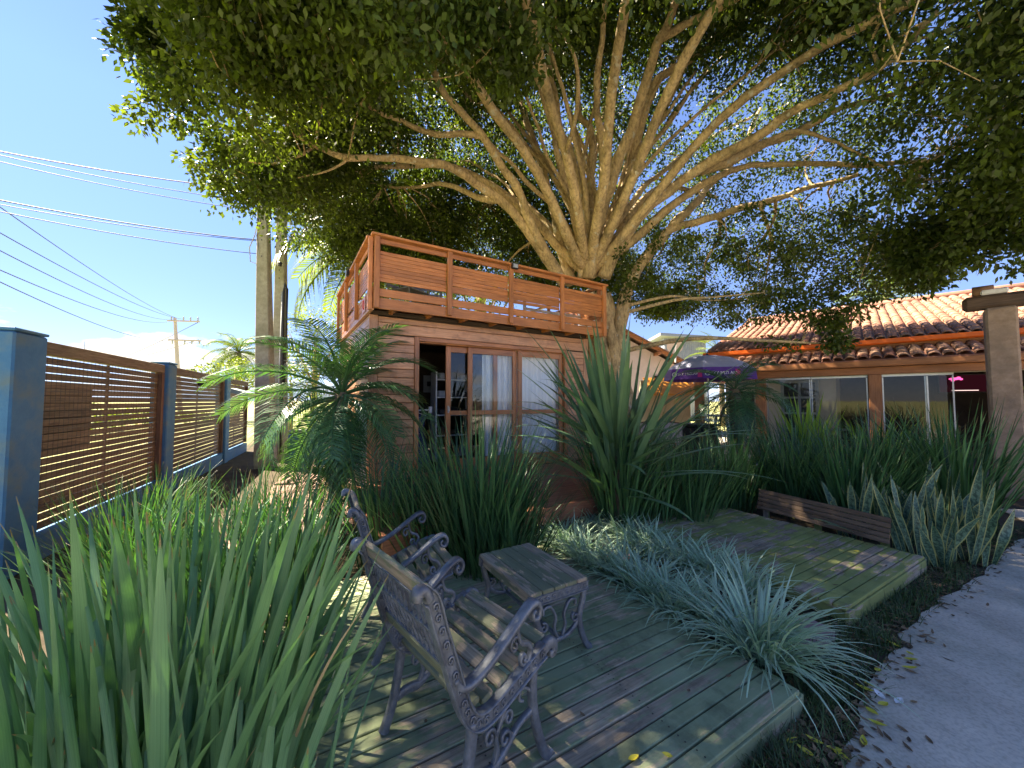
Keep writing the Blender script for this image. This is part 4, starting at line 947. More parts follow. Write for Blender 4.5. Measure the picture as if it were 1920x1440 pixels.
tc_ = [onz(x, y, DZ + .42) for x, y in ((896, 1039), (995, 1017), (1107, 1081), (989, 1116))]
ctr = sum(tc_, Vector()) / 4
t = thing('coffee_table', 'small slatted coffee table with cast iron scroll legs in front of the chairs', 'table', (ctr.x, ctr.y, DZ), az_rz(-31))
TL, TW = 0.64, 0.42
for k in range(5):
    y = -TW / 2 + .042 + k * 0.084
    plank('top_slat', (-TL / 2, y, .408), (TL / 2, y, .408), .078, .026, M['bench_wood'], t, ch=.005)
for y in (-TW / 2 + .03, TW / 2 - .03): plank('apron', (-TL / 2 + .02, y, .365), (TL / 2 - .02, y, .365), .05, .022, M['bench_wood'], t, up=(0, 1, 0))
def rot_y(mb): mb.v = [(y_, x_, z_) for x_, y_, z_ in mb.v]; mb.f = [tuple(reversed(f)) for f in mb.f]; return mb
for x in (-TL / 2 + .012, TL / 2 - .012):
    mb = MB(); sweep(mb, [(-TW / 2, .372), (TW / 2, .372)], .05, .024, x)
    for off in (-.024, .024): sweep(mb, [(-TW / 2, .372 + off), (TW / 2, .372 + off)], .007, .034, x)
    sd = rot_y(mb).build('leg_frame', M['iron'], t)
    mb = MB()
    for k in range(9):
        for sg in (-1, 1): mb.tube([(a, x + sg * .014, b) for a, b in spiral(-TW / 2 + .025 + k * .0463, .372, .016, .004, 0, 1.3, 9)], .004, 4)
    rot_y(mb).build('relief_scrolls', M['iron'], sd)['kind'] = 'stuff'
    for s_ in (-1, 1):
        mb = MB(); sweep(mb, crv([(s_ * .185, .35), (s_ * .17, .28), (s_ * .145, .2), (s_ * .165, .1), (s_ * .21, .012), (s_ * .235, .006)], 5), .034, .03, x); rot_y(mb).build('leg', M['iron'], sd, smooth=True)
        mb = MB(); sweep(mb, crv([(s_ * .15, .2), (s_ * .10, .15), (s_ * .05, .125), (0, .12)], 4), .026, .022, x); sweep(mb, crv([(s_ * .015, .13), (s_ * .04, .19), (s_ * .03, .25), (s_ * .07, .315), (s_ * .115, .31), (s_ * .115, .28)], 4), .015, .02, x); sweep(mb, spiral(s_ * .115, .21, .03, .008, 1.2, s_ * 1.1), .013, .02, x); rot_y(mb).build('scroll', M['iron'], sd, smooth=True)['kind'] = 'stuff'
mb = MB(); mb.tube([(-TL / 2 + .02, 0, .12), (TL / 2 - .02, 0, .12)], .012, 8); mb.build('stretcher', M['iron'], t)

# ------------------------------------------------------------------ the big fig tree
TB = Vector((2.45, 9.0, 0))
tree = thing('fig_tree', 'huge spreading fig tree with many pale limbs rising behind the cabin', 'tree', TB)
def smooth3(pts, n=7):
    P = [Vector(p) for p in pts]; P = [P[0] * 2 - P[1]] + P + [P[-1] * 2 - P[-2]]; out = []
    for i in range(1, len(P) - 2):
        a, b, c, d = P[i - 1], P[i], P[i + 1], P[i + 2]
        for k in range(n):
            t = k / n; out.append(0.5 * (2 * b + (c - a) * t + (2 * a - 5 * b + 4 * c - d) * t * t + (3 * b - a - 3 * c + d) * t ** 3))
    out.append(P[-2]); return out
def limb_pts(seq):
    return [at(x, y, d) for x, y, d in seq]
limbs = []   # (points, r0, r1)
LS = [
 ([(1095, 520, 8.9), (1085, 450, 8.8), (1058, 333, 8.5), (1037, 250, 8.2), (1008, 158, 7.8), (985, 80, 7.4)], .14, .05),
 ([(1092, 520, 8.8), (1092, 417, 8.6), (1075, 292, 8.4), (1050, 233, 8.3), (1033, 120, 8.0), (1030, 0, 7.6)], .13, .05),
 ([(1110, 500, 8.9), (1108, 375, 9.0), (1108, 250, 9.1), (1083, 208, 9.1), (1079, 117, 9.2), (1054, 60, 9.3)], .13, .06),
 ([(1105, 520, 8.7), (1125, 396, 8.3), (1158, 300, 7.9), (1192, 208, 7.5), (1225, 104, 7.0), (1245, 55, 6.7), (1285, -30, 6.2)], .20, .08),
 ([(1236, 75, 6.85), (1320, 25, 6.5), (1383, -5, 6.1), (1450, -60, 5.7)], .09, .04),
 ([(1158, 400, 8.9), (1183, 317, 8.7), (1217, 187, 8.4), (1250, 137, 8.2), (1337, 75, 7.9), (1400, 40, 7.6)], .17, .06),
 ([(1135, 520, 8.7), (1167, 450, 8.5), (1217, 387, 8.2), (1312, 320, 7.6), (1404, 267, 7.0), (1483, 208, 6.5), (1550, 180, 6.1), (1640, 135, 5.6), (1760, 20, 5.0)], .18, .05),
 ([(1320, 318, 7.7), (1417, 283, 7.5), (1483, 258, 7.3), (1570, 208, 7.0), (1690, 170, 6.6)], .14, .04),
 ([(1155, 660, 8.9), (1172, 560, 8.9), (1200, 496, 9.0), (1237, 450, 9.1), (1267, 425, 9.1), (1362, 400, 9.0), (1425, 383, 8.8), (1508, 358, 8.5), (1610, 325, 8.0)], .22, .05),
 ([(1262, 425, 9.1), (1290, 390, 9.3), (1320, 354, 9.6), (1379, 296, 10.0), (1430, 200, 10.4)], .15, .05),
 ([(1055, 530, 8.9), (1042, 496, 8.7), (1000, 425, 8.3), (975, 362, 8.0), (946, 317, 7.7), (896, 246, 7.2), (842, 183, 6.8), (812, 125, 6.5), (800, 60, 6.2)], .16, .05),
 ([(1045, 520, 8.8), (1033, 492, 8.7), (979, 417, 8.3), (917, 358, 7.9), (854, 321, 7.4), (800, 306, 7.1), (742, 296, 6.8), (658, 292, 6.4), (596, 271, 6.1), (558, 246, 5.9), (500, 200, 5.6), (440, 160, 5.3)], .15, .025),
 ([(940, 377, 8.0), (862, 358, 8.4), (800, 350, 8.8), (720, 352, 9.2)], .09, .03),
 ([(1072, 530, 9.1), (1058, 480, 9.2), (1033, 383, 9.4), (1008, 292, 9.6), (987, 225, 9.7), (967, 150, 9.8), (945, 50, 9.8)], .17, .07),
 ([(900, 252, 7.25), (825, 258, 7.3), (762, 229, 7.2), (700, 208, 7.0), (620, 150, 6.7)], .08, .03),
 ([(1133, 500, 9.2), (1140, 400, 9.5), (1146, 292, 9.9), (1146, 125, 10.3), (1175, 33, 10.5)], .15, .06),
 ([(990, 235, 9.7), (958, 179, 9.6), (900, 172, 9.4), (842, 173, 9.2)], .07, .03),
 ([(1000, 290, 9.6), (930, 205, 9.0), (880, 190, 8.6)], .06, .03),
 ([(1440, 268, 7.2), (1483, 250, 7.0), (1550, 267, 6.9), (1600, 287, 6.8), (1690, 335, 6.5)], .06, .02),
 ([(1000, 425, 8.35), (985, 400, 8.6), (940, 340, 9.2), (880, 300, 9.8)], .07, .03),
 ([(1120, 430, 8.4), (1125, 330, 8.0), (1120, 200, 7.4), (1130, 80, 6.7), (1135, -60, 5.9)], .12, .05),
 ([(1155, 420, 9.2), (1230, 330, 9.8), (1300, 280, 10.4), (1420, 210, 11.0)], .10, .04),
 ([(596, 271, 6.1), (560, 290, 6.0), (480, 300, 5.9), (440, 292, 5.8)], .03, .012),
 ([(660, 292, 6.4), (640, 310, 6.3), (610, 325, 6.2), (560, 330, 6.1)], .03, .012),
 ([(700, 208, 7.0), (600, 180, 6.4), (500, 130, 5.7), (400, 60, 5.0)], .05, .02),
]
trunk = MB()
trunk_pts = [Vector((2.55, 9.15, -.1)), Vector((2.45, 9.1, 1.2)), Vector((2.25, 9.1, 2.6)), Vector((2.05, 9.05, 3.5)), Vector((1.9, 9.0, 4.1))]
def lumpy(mb, pts, r0, r1, n=12):
    P = smooth3(pts, 7); m = len(P); rad = []
    for i in range(m):
        f = i / (m - 1); r = r0 + (r1 - r0) * (f ** 0.8); rad.append(r * (1 + .16 * mnoise.noise(P[i] * 2.1) + .10 * mnoise.noise(P[i] * 5.3)))
    P = [p + Vector((mnoise.noise(p * .9), mnoise.noise(p * .9 + Vector((7, 0, 0))), mnoise.noise(p * .9 + Vector((0, 9, 0))))) * 0.10 + Vector((mnoise.noise(p * 2.7), mnoise.noise(p * 2.7 + Vector((3, 0, 0))), mnoise.noise(p * 2.7 + Vector((0, 5, 0))))) * .035 for p in P]
    mb.tube(P, rad, n); return P, rad
lumpy(trunk, [p - TB for p in trunk_pts], .58, .26, 18)
for k in range(7):        # fused stems and buttresses that flute the trunk
    a = k * .9 + .3
    lumpy(trunk, [Vector((.1 + .60 * math.cos(a), .1 + .60 * math.sin(a), -.1)), Vector((.42 * math.cos(a), .1 + .42 * math.sin(a), 1.3)), Vector((-.2 + .34 * math.cos(a + .3), .1 + .34 * math.sin(a + .3), 2.9)), Vector((-.5 + .36 * math.cos(a + .5), .0 + .34 * math.sin(a + .5), 4.2))], .25, .11, 10)
trunk.build('trunk', M['bark'], tree, smooth=True)
random.seed(63)
for k in range(16):       # more slender stems in the fan
    x0 = random.uniform(1075, 1145); d0 = random.uniform(8.7, 9.4); xe = random.uniform(760, 1500); ye = random.uniform(-20, 220); de = random.uniform(6.6, 11.2)
    s_ = [(x0, 500 + random.uniform(-10, 25), d0)]
    for f in (.3, .6, 1.0): s_.append((x0 + (xe - x0) * f ** 1.25 + random.uniform(-14, 14), 500 + (ye - 500) * f ** .95 + random.uniform(-12, 12), d0 + (de - d0) * f))
    LS.append((s_, random.uniform(.065, .105), .03))
nodes = []     # world points along limbs, with radius
for seq, r0, r1 in LS:
    pts = limb_pts(seq); mb = MB(); P, rad = lumpy(mb, [p - TB for p in pts], r0 * .86, r1 * .85, 10)
    mb.build('limb', M['bark'], tree, smooth=True)
    for p, r in zip(P, rad): nodes.append((p + TB, r))
# limbs that reach over the viewer and behind, beyond the picture
for k, (ax, ay, az_) in enumerate([(-1.5, 2.0, 8.6), (1.5, 1.0, 8.8), (4.5, 1.5, 8.4), (-3.8, 3.0, 7.6), (7.2, 3.5, 7.2), (6.5, 11.5, 8.0), (2.5, 13.5, 8.0), (-2.0, 12.5, 7.8), (8.6, 7.5, 6.5), (-4.2, 8.5, 7.0)]):
    a = Vector((1.9, 8.9, 4.6)); b = Vector((ax, ay, az_)); mid = a.lerp(b, .45) + Vector((0, 0, 1.3)); mb = MB()
    P, rad = lumpy(mb, [a - TB, mid - TB, b - TB], .13, .04, 8); mb.build('limb', M['bark'], tree, smooth=True)
    for p, r in zip(P, rad): nodes.append((p + TB, r))

# crown: clusters of leaves spread over a lopsided dome, lower on the right
CC = Vector((2.0, 7.8, 5.15))
def crown_pt(u, el, f):
    rx = 7.35 if math.cos(u) < 0 else 7.6
    ry = 6.2; rz = 5.4 if el > 0 else 3.2
    return Vector((CC.x + rx * f * math.cos(u) * math.cos(el), CC.y + ry * f * math.sin(u) * math.cos(el), CC.z + rz * f * math.sin(el)))
clusters = []
tries = 0
while len(clusters) < 6600 and tries < 60000:
    tries += 1
    u = random.uniform(-math.pi, math.pi); el = math.asin(random.uniform(-.62, 1.0))
    f = 1.0 - abs(random.gauss(0, .11))
    p = crown_pt(u, el, f)
    # lower skirt: high on the left and back, drooping to the right
    w = min(1, max(0, (p.x - 3.2) / 3.2))
    skirt = 5.25 * (1 - w) + (4.75 if p.y < 7 else 4.1) * w + .55 * mnoise.noise(Vector((p.x * .55, p.y * .55, 1.0))) + .25 * mnoise.noise(Vector((p.x * 1.6, p.y * 1.6, 4.0)))
    if p.y > 8.5 and p.x < 3.2: skirt += .3
    if p.z < skirt: continue
    if p.y < 2.9: continue
    hole = mnoise.noise(p * .62) + .55 * mnoise.noise(p * 1.7)
    if hole < -.26: continue
    if p.x < -3.95 and p.y < 6.2: continue
    sh = p - sdir * ((p.z - 3.3) / sdir.z) - Vector((6.27, 10.07, 0)); hx, hy = sh.x * .731 - sh.y * .682, sh.x * .682 + sh.y * .731
    if -.9 < hx < 9.6 and -.6 < hy < 7.5 and random.random() < .72: continue        # the roof beyond stands in the sun
    q = p - Vector((0, 0, EYE))
    if q.y < 3.0 and q.z < q.y * 1.12: continue
    clusters.append((p, .30 + .22 * random.random()))
# hanging sprays at chosen places: front edge over the deck, right drooping tips
def spray(px, py, d, n, r):
    c = at(px, py, d)
    for _ in range(n): clusters.append((c + Vector((random.gauss(0, r), random.gauss(0, r), random.gauss(0, r * .8))), .22))
for a in [(265, 55, 4.7, 8, .18), (315, 120, 5.0, 14, .25), (330, 205, 5.3, 14, .28), (285, 30, 4.6, 8, .2), (350, 60, 4.8, 14, .3), (390, 290, 5.8, 10, .25), (450, 340, 6.3, 10, .28), (380, 130, 4.9, 14, .35), (980, 60, 4.3, 12, .26), (900, 40, 4.2, 12, .28), (960, 110, 4.4, 7, .14), (860, 20, 4.2, 8, .3), (700, 70, 4.5, 16, .4), (560, 60, 4.4, 14, .38), (640, 20, 4.3, 12, .35), (480, 40, 4.4, 10, .3), (500, 110, 4.7, 10, .3), (600, 140, 5.0, 12, .4), (430, 30, 4.5, 9, .25),
          (1562, 600, 7.2, 10, .22), (1565, 635, 7.2, 5, .12), (1555, 560, 7.2, 10, .3), (1480, 560, 7.8, 12, .4), (1400, 560, 8.6, 10, .4), (1300, 540, 9.6, 8, .35), (1700, 480, 6.4, 14, .3), (1760, 440, 6.0, 16, .35), (1850, 430, 5.6, 16, .35), (1880, 380, 5.2, 16, .45), (1800, 420, 5.6, 16, .45), (1720, 450, 6.2, 14, .4), (1880, 300, 5.0, 16, .45), (1760, 340, 5.6, 16, .5), (1690, 400, 6.4, 12, .4), (1900, 460, 5.4, 10, .3), (1740, 510, 6.2, 7, .2),
          (1230, 480, 8.6, 8, .3), (1180, 520, 8.5, 5, .2), (1250, 555, 9.2, 6, .25), (1480, 470, 8.2, 16, .5), (1380, 470, 9.0, 14, .5), (1300, 460, 9.4, 12, .45)]:
    spray(*a)
clusters = [(c, r) for c, r in clusters if not (c.y < 9.6 and c.z < 4.3 and -3 < c.x < 2.6)]
n_twig = len(clusters)
for _ in range(520):       # unseen leaf clusters added above the view to keep sun off the deck
    y_ = random.uniform(1.0, 5.4); x_ = random.uniform(-6.8, -1.7); z_ = max(5.5, 1.6 + 1.13 * (y_ + .42) + .45) if x_ > -1.55 * y_ - .6 else 5.5
    clusters.append((Vector((x_, y_, z_ + random.uniform(0, .9))), .42))
# leaves as quads, bent along the midrib
def leaf_cloud(name, cl, per, L, W, mat, parent, origin, droop=0.55, sizes=None):
    k = len(cl); C = np.array([c[0][:] for c in cl]); Rr = np.array([c[1] for c in cl])
    n = k * per; ci = np.repeat(np.arange(k), per)
    d = rng.normal(size=(n, 3)); d /= np.linalg.norm(d, axis=1)[:, None]; rr = rng.random(n) ** 0.5
    pos = C[ci] + d * (rr * Rr[ci])[:, None] * np.array([1.15, 1.15, 0.8])
    ax = d * .8 + rng.normal(size=(n, 3)) * .55; ax[:, 2] -= droop; ax /= np.linalg.norm(ax, axis=1)[:, None]
    nr = rng.normal(size=(n, 3)); nr[:, 2] += .8; sd = np.cross(ax, nr); sd /= np.linalg.norm(sd, axis=1)[:, None]
    nn = np.cross(sd, ax)
    s = (0.7 + .6 * rng.random(n)) * (sizes[ci] if sizes is not None else 1.0)
    l = (L * s)[:, None]; w = (W * s)[:, None] / 2
    a = pos; b = pos + ax * l * .42 + sd * w - nn * l * .05; c = pos + ax * l - nn * l * .10; e_ = pos + ax * l * .42 - sd * w - nn * l * .05
    V = np.stack([a, b, c, e_], 1).reshape(-1, 3) - np.array(origin[:])
    me = bpy.data.meshes.new(name); me.vertices.add(n * 4); me.vertices.foreach_set('co', V.astype(np.float32).ravel())
    me.loops.add(n * 4); me.loops.foreach_set('vertex_index', np.arange(n * 4, dtype=np.int32))
    me.polygons.add(n); me.polygons.foreach_set('loop_start', np.arange(0, n * 4, 4, dtype=np.int32)); me.polygons.foreach_set('loop_total', np.full(n, 4, dtype=np.int32))
    me.update(calc_edges=True); me.materials.append(mat)
    o = link(name, me, parent); o['kind'] = 'stuff'; return o
leaf_cloud('crown', clusters, 72, 0.094, 0.050, M['fig_leaf'], tree, TB)
# branchlets: connect clusters back to the limbs through a hub each
NP = np.array([n_[0][:] for n_ in nodes]); NR = np.array([n_[1] for n_ in nodes])
tw = MB(); hubs = []
sel = random.sample(range(n_twig), 330)
for i in sel:
    c = clusters[i][0]; dd = np.linalg.norm(NP - np.array(c[:]), axis=1) + np.maximum(0, NP[:, 2] - c.z) * .8
    j = int(np.argmin(dd)); a = Vector(NP[j])
    L = (c - a).length
    if L > 4.2: continue
    m1 = a.lerp(c, .4) + Vector((random.uniform(-.18, .18), random.uniform(-.18, .18), .10)) * L * .5
    m2 = a.lerp(c, .72) + Vector((random.uniform(-.15, .15), random.uniform(-.15, .15), .05)) * L * .5
    r = min(NR[j] * .6, .014 + .012 * L)
    P = smooth3([a - TB, m1 - TB, m2 - TB, c - TB], 4); tw.tube(P, [r * (1 - .75 * q / (len(P) - 1)) for q in range(len(P))], 5, cap=False)
    hubs += [(p + TB) for p in P[4:]]
HP = np.array([h[:] for h in hubs])
for i in random.sample(range(n_twig), 1700):
    c = clusters[i][0]; dd = np.linalg.norm(HP - np.array(c[:]), axis=1); j = int(np.argmin(dd))
    if dd[j] > 1.3 or dd[j] < .1: continue
    a = Vector(HP[j]); m1 = a.lerp(c, .5) + Vector((random.uniform(-.1, .1), random.uniform(-.1, .1), .06))
    tw.tube([a - TB, m1 - TB, c - TB], [.010, .007, .003], 4, cap=False)
o = tw.build('branches', M['bark'], tree, smooth=True); o['kind'] = 'stuff'
#PART3
# ------------------------------------------------------------------ blade leaved plants
def blade_path(base, az, tilt, L, droop, n=7, power=2.0):
    p = Vector(base); out = [p.copy()]; h = Vector((math.sin(az), math.cos(az), 0))
    for i in range(n):
        f = (i + .5) / n; th = tilt + droop * f ** power
        p = p + (h * math.sin(th) + Vector((0, 0, 1)) * math.cos(th)) * (L / n); out.append(p.copy())
    return out
def blade_w(n, w, base=.55, peak=.35):
    out = []
    for i in range(n + 1):
        f = i / n
        out.append(max(.0015, w * (base + (1 - base) * min(1, f / peak)) * (1 - max(0, (f - peak) / (1 - peak)) ** 2.2)))
    return out
def side_of(az, tw=0.0): return Vector((math.cos(az + tw), -math.sin(az + tw), 0))
def one_blade(mb, base, az, tilt, L, droop, w, n=7, fold=.35, tw=None, power=2.0, base_w=.55, peak=.35):
    P = blade_path(base, az, tilt, L, droop, n, power)
    mb.ribbon(P, blade_w(n, w, base_w, peak), side_of(az, random.uniform(-.5, .5) if tw is None else tw), fold)

def clump(name, label, cat, pos, n, h, w, spread, mat, group=None, tilt=(0.02, .5), droop=(.1, .9), nseg=6, fold=.3, z0=0.0, rad=None, power=2.0, leafparts=False, peak=.35, bias=None):
    t = thing(name, label, cat, (pos[0], pos[1], z0), 0, group)
    mb = MB(); rad = rad or spread * .35
    for i in range(n):
        a = random.uniform(0, 2 * math.pi); rr = rad * math.sqrt(random.random())
        az = random.gauss(a, .5); base = (rr * math.sin(a), rr * math.cos(a), 0)
        f = rr / rad
        if bias is not None and random.random() < .3: az = bias + random.gauss(0, .6)
        tl = tilt[0] + (tilt[1] - tilt[0]) * (.35 * f + .65 * random.random()) ** 1.1; dr = droop[0] + (droop[1] - droop[0]) * random.random() ** 1.5
        L = h * random.uniform(.62, 1.08)
        if leafparts:
            m2 = MB(); one_blade(m2, base, az, tl, L, dr, w * random.uniform(.7, 1.15), nseg, fold, power=power, peak=peak); m2.build('leaf', mat, t, smooth=True)
        else:
            one_blade(mb, base, az, tl, L, dr, w * random.uniform(.7, 1.15), nseg, fold, power=power, peak=peak)
    if not leafparts:
        o = mb.build('leaves', mat, t, smooth=True); o['kind'] = 'stuff'
    return t
# the big near clump, every blade its own leaf
random.seed(21)
big = thing('blade_plant', 'large clump of long upright green blades in the near left corner', 'plant', (-1.16, 1.30, 0))
def big_leaf(px_b, d_b, px_t, py_t, d_t, w, bow=0.10, mat='blade'):
    b = Vector((((px_b - 960) / FPX) * d_b, d_b, 0)); tp = at(px_t, py_t, d_t)
    ctrl = b.lerp(tp, .5); out = (tp - b); out.z = 0
    P = []
    ctrl2 = b + Vector((out.x * .36, out.y * .36, tp.z * .56 + bow * out.length))
    for i in range(11):
        f = i / 10; P.append((b * (1 - f) ** 2 + ctrl2 * 2 * f * (1 - f) + tp * f * f) - Vector(big.location))
    mb = MB(); az = math.atan2(out.x, out.y) if out.length > .05 else random.uniform(-3, 3)
    v = Vector((b.x, b.y, 0)).normalized(); sd = Vector((v.y, -v.x, 0)); a_ = random.uniform(-.75, .75)
    sd = Vector((sd.x * math.cos(a_) - sd.y * math.sin(a_), sd.x * math.sin(a_) + sd.y * math.cos(a_), 0))
    mb.ribbon(P, blade_w(10, w, .6, .45), sd, .22); mb.build('leaf', M[mat], big, smooth=True)
tips = [(30, 930), (-40, 1000), (60, 985), (-60, 1100), (10, 1050), (110, 1080), (165, 955), (130, 915), (210, 965), (250, 900), (275, 960), (240, 1040), (300, 1000), (345, 1010), (325, 880), (350, 960), (372, 905), (395, 848), (410, 930), (440, 900), (452, 1000), (470, 880), (495, 930), (500, 850), (520, 905), (545, 1000), (560, 950), (590, 860), (570, 900), (604, 930), (618, 985), (640, 950), (650, 1030), (630, 925), (660, 905), (672, 975), (690, 1050), (700, 990), (680, 1010), (730, 1075), (745, 1160), (760, 1210), (715, 1150), (700, 1230), (690, 1300), (720, 1190), (655, 1120), (600, 1080), (540, 1090), (470, 1080), (400, 1060), (330, 1110), (290, 1130), (190, 1120), (120, 1180), (60, 1220), (20, 1200), (-50, 1250), (-90, 1180), (0, 1330), (40, 1400), (660, 1250), (620, 1180), (570, 1180), (500, 1160), (430, 1150), (370, 1200), (300, 1250), (230, 1220), (170, 1290), (90, 1320)]
for k, (x, y) in enumerate(tips):
    db = random.uniform(1.12, 1.55); dt = random.uniform(1.0, 1.75)
    if x > 600: dt = random.uniform(1.2, 1.6)
    big_leaf(330 + (x - 330) * .40 + random.uniform(-40, 40), db, x, y, dt, random.uniform(.024, .042))
for k in range(105):
    x = random.uniform(-120, 700); y = random.uniform(980, 1330) - 60 * math.exp(-((x - 430) / 200) ** 2)
    big_leaf(340 + (x - 340) * .55 + random.uniform(-70, 70), random.uniform(1.15, 1.85), x, y, random.uniform(1.15, 1.95), random.uniform(.017, .032))
for k in range(70):
    x = random.uniform(-200, 620); y = random.uniform(1180, 1420)
    big_leaf(320 + (x - 320) * .7 + random.uniform(-70, 70), random.uniform(1.05, 1.5), x, y, random.uniform(.95, 1.5), random.uniform(.022, .038))
for k in range(130):
    x = random.uniform(-150, 740); y = random.uniform(960, 1380) - 70 * math.exp(-((x - 430) / 200) ** 2)
    big_leaf(340 + (x - 340) * .55 + random.uniform(-90, 90), random.uniform(1.1, 1.75), x, y, random.uniform(1.1, 1.85), random.uniform(.011, .020))
M['dry'] = leaf_mat('dry blades', (0.34, 0.27, 0.14), (0.48, 0.40, 0.24), 0.2, (1.1, 1, .7), .7, 3, .3)
for (x, y, xb) in ((690, 1130, 500), (480, 1400, 420)):
    big_leaf(xb, 1.3, x, y, 1.25, .010, .3, 'dry')

random.seed(5)
IR = 'dark green iris like clumps'
iris = [
 ((-.30, 3.42), 220, 1.30, .024, .42, 'tall dense clump of dark narrow blades in front of the sliding doors'),
 ((-.02, 3.30), 90, 1.02, .022, .32, 'shorter narrow bladed clump just right of the tall clump by the doors'),
 ((-.72, 3.55), 110, 1.0, .022, .36, 'dark narrow bladed clump behind the farther iron chair'),
 ((-1.30, 3.75), 110, 1.0, .022, .4, 'dark narrow bladed clump between the palm and the farther iron chair'),
 ((-1.95, 3.5), 90, .82, .02, .4, 'low narrow bladed clump under the palm fronds'),
 ((-2.55, 3.9), 80, .8, .02, .4, 'low narrow bladed clump between the paved walk and the palm'),
 ((-4.0, 4.35), 80, .75, .02, .4, 'low blade clump at the foot of the middle fence panel'),
 ((-3.45, 3.4), 80, .8, .02, .4, 'low blade clump at the foot of the nearest fence panel'),
 ((-2.75, 2.7), 80, .85, .02, .4, 'low blade clump behind the near left blades by the fence'),
 ((-2.05, 2.35), 100, .85, .024, .4, 'blade clump just behind the near left blades, towards the fence'),
 ((-1.55, 2.55), 100, .8, .024, .4, 'blade clump just behind the near left blades, towards the chairs'),
 ((-2.35, 3.05), 90, .8, .022, .4, 'blade clump on the bed beside the paved walk'),
 ((1.30, 4.55), 130, 1.35, .026, .34, 'upright dark clump at the foot of the tall flax'),
 ((1.72, 4.75), 110, 1.0, .022, .42, 'arching dark clump just right of the tall flax'),
 ((2.25, 4.85), 110, .95, .022, .45, 'arching dark clump left of the far corner of the empty deck'),
 ((2.75, 5.35), 110, .95, .022, .45, 'dark blade clump at the far corner of the empty deck'),
 ((3.30, 5.6), 120, 1.12, .026, .42, 'dark blade clump below the small right palm'),
 ((3.95, 5.35), 130, 1.2, .026, .42, 'dark blade clump behind the left end of the planter edging'),
 ((4.25, 4.75), 130, 1.15, .028, .42, 'dark blade clump behind the middle of the planter edging'),
 ((4.95, 5.1), 130, 1.25, .03, .45, 'broad dark blade clump behind the snake plants'),
 ((5.55, 4.75), 140, 1.32, .032, .45, 'tall blade clump nearest the rendered column'),
 ((4.7, 6.2), 110, 1.15, .028, .45, 'blade clump near the house columns, half hidden by others'),
 ((5.75, 5.6), 110, 1.2, .03, .45, 'blade clump in front of the dark open room'),
 ((2.3, 6.3), 100, .9, .022, .45, 'dark clump in the back row left of the small right palm'),
 ((3.0, 6.6), 100, .95, .022, .45, 'dark clump at the foot of the small right palm'),
]
for i, (p, n, h, w, sp, lab) in enumerate(iris):
    clump('iris_plant', lab, 'plant', p, int(n * 1.8), h * 1.2, w * .78, sp, M['blade_dark'], IR, tilt=(.01, .50), droop=(.0, .95), rad=sp * .6)
# tall flax
random.seed(11)
fl = thing('flax_plant', 'tall flax with broad grey green sword leaves right of the cabin doors', 'plant', (1.25, 4.5, 0))
for i in range(120):
    side_ = random.random(); a = random.uniform(0, 2 * math.pi); z0 = random.uniform(.4, 1.1); f = random.random()
    tl = .03 + 1.35 * f; L = random.uniform(1.35, 2.0) * (1.0 - .12 * f)
    m2 = MB(); one_blade(m2, (.10 * math.sin(a), .10 * math.cos(a), z0), a, tl, L, random.uniform(-.05, .5) * (0.4 + f), random.uniform(.05, .085), 9, .3, power=2.5, base_w=.5, peak=.4); m2.build('leaf', M['flax'], fl, smooth=True)
for a, tl, L in ((4.3, .95, 1.6), (4.5, 1.15, 1.5), (4.15, .7, 1.5), (5.0, 1.3, 1.4), (1.2, .85, 1.55), (1.5, 1.1, 1.5), (1.0, .6, 1.6)):
    m2 = MB(); one_blade(m2, (0, 0, .95), a, tl, L, 1.0, .07, 10, .3, power=3.5); m2.build('leaf', M['flax'], fl, smooth=True)
mb = MB(); mb.tube([(0, 0, 0), (.02, 0, .5), (0, 0, 1.1)], [.13, .12, .07], 10); mb.build('stem', M['palm_trunk'], fl, smooth=True)
# bright young plant in the sun by the house
pb = at(1515, 800, 7.0)
clump('bright_plant', 'sunlit yellow green spiky plant in front of the house window', 'plant', (pb.x, pb.y), 40, 1.25, .06, .3, M['bright_leaf'], None, tilt=(.05, .5), droop=(.0, .4), rad=.2, z0=.5, leafparts=True)
pb = at(1640, 830, 6.4); clump('bright_plant', 'smaller leafy yellow green plant by the middle house column', 'plant', (pb.x, pb.y), 26, 1.1, .04, .3, M['bright_leaf'], None, tilt=(.05, .6), droop=(.2, .9), rad=.18, z0=.4, leafparts=True)

# silver strap plants between the decks
random.seed(3)
SG = 'silver green strap leaved clumps between the decks'
spots = []
for i in range(9): spots.append((0.20 + .06 * math.sin(i * 2.1), 0.30 + i * 0.29, 0))
for i in range(8): spots.append((0.86 + .05 * math.sin(i * 1.7), 0.75 + i * 0.27, 1))
ordw = ['first', 'second', 'third', 'fourth', 'fifth', 'sixth', 'seventh', 'eighth', 'ninth']
for u, v, row in spots:
    p = at_dk(u, v); k = int(round((v - (.30 if row == 0 else .75)) / (.29 if row == 0 else .27)))
    nearest = row == 0 and k == 0
    lab = ('largest silver strap clump spilling over the front corner of the chair deck' if nearest else
           ordw[k] + ' silver strap clump from the front in the row beside the ' + ('chair deck' if row == 0 else 'empty deck'))
    clump('strap_plant', lab, 'plant', (p.x, p.y), 300 if nearest else 170, .60 if nearest else .46, .0155, .22, M['silver'], SG, tilt=(.05, 1.15), droop=(.6, 1.7), nseg=6, fold=.25, rad=.12 if nearest else .10, z0=.03, power=1.5, bias=R(150) if nearest else None)

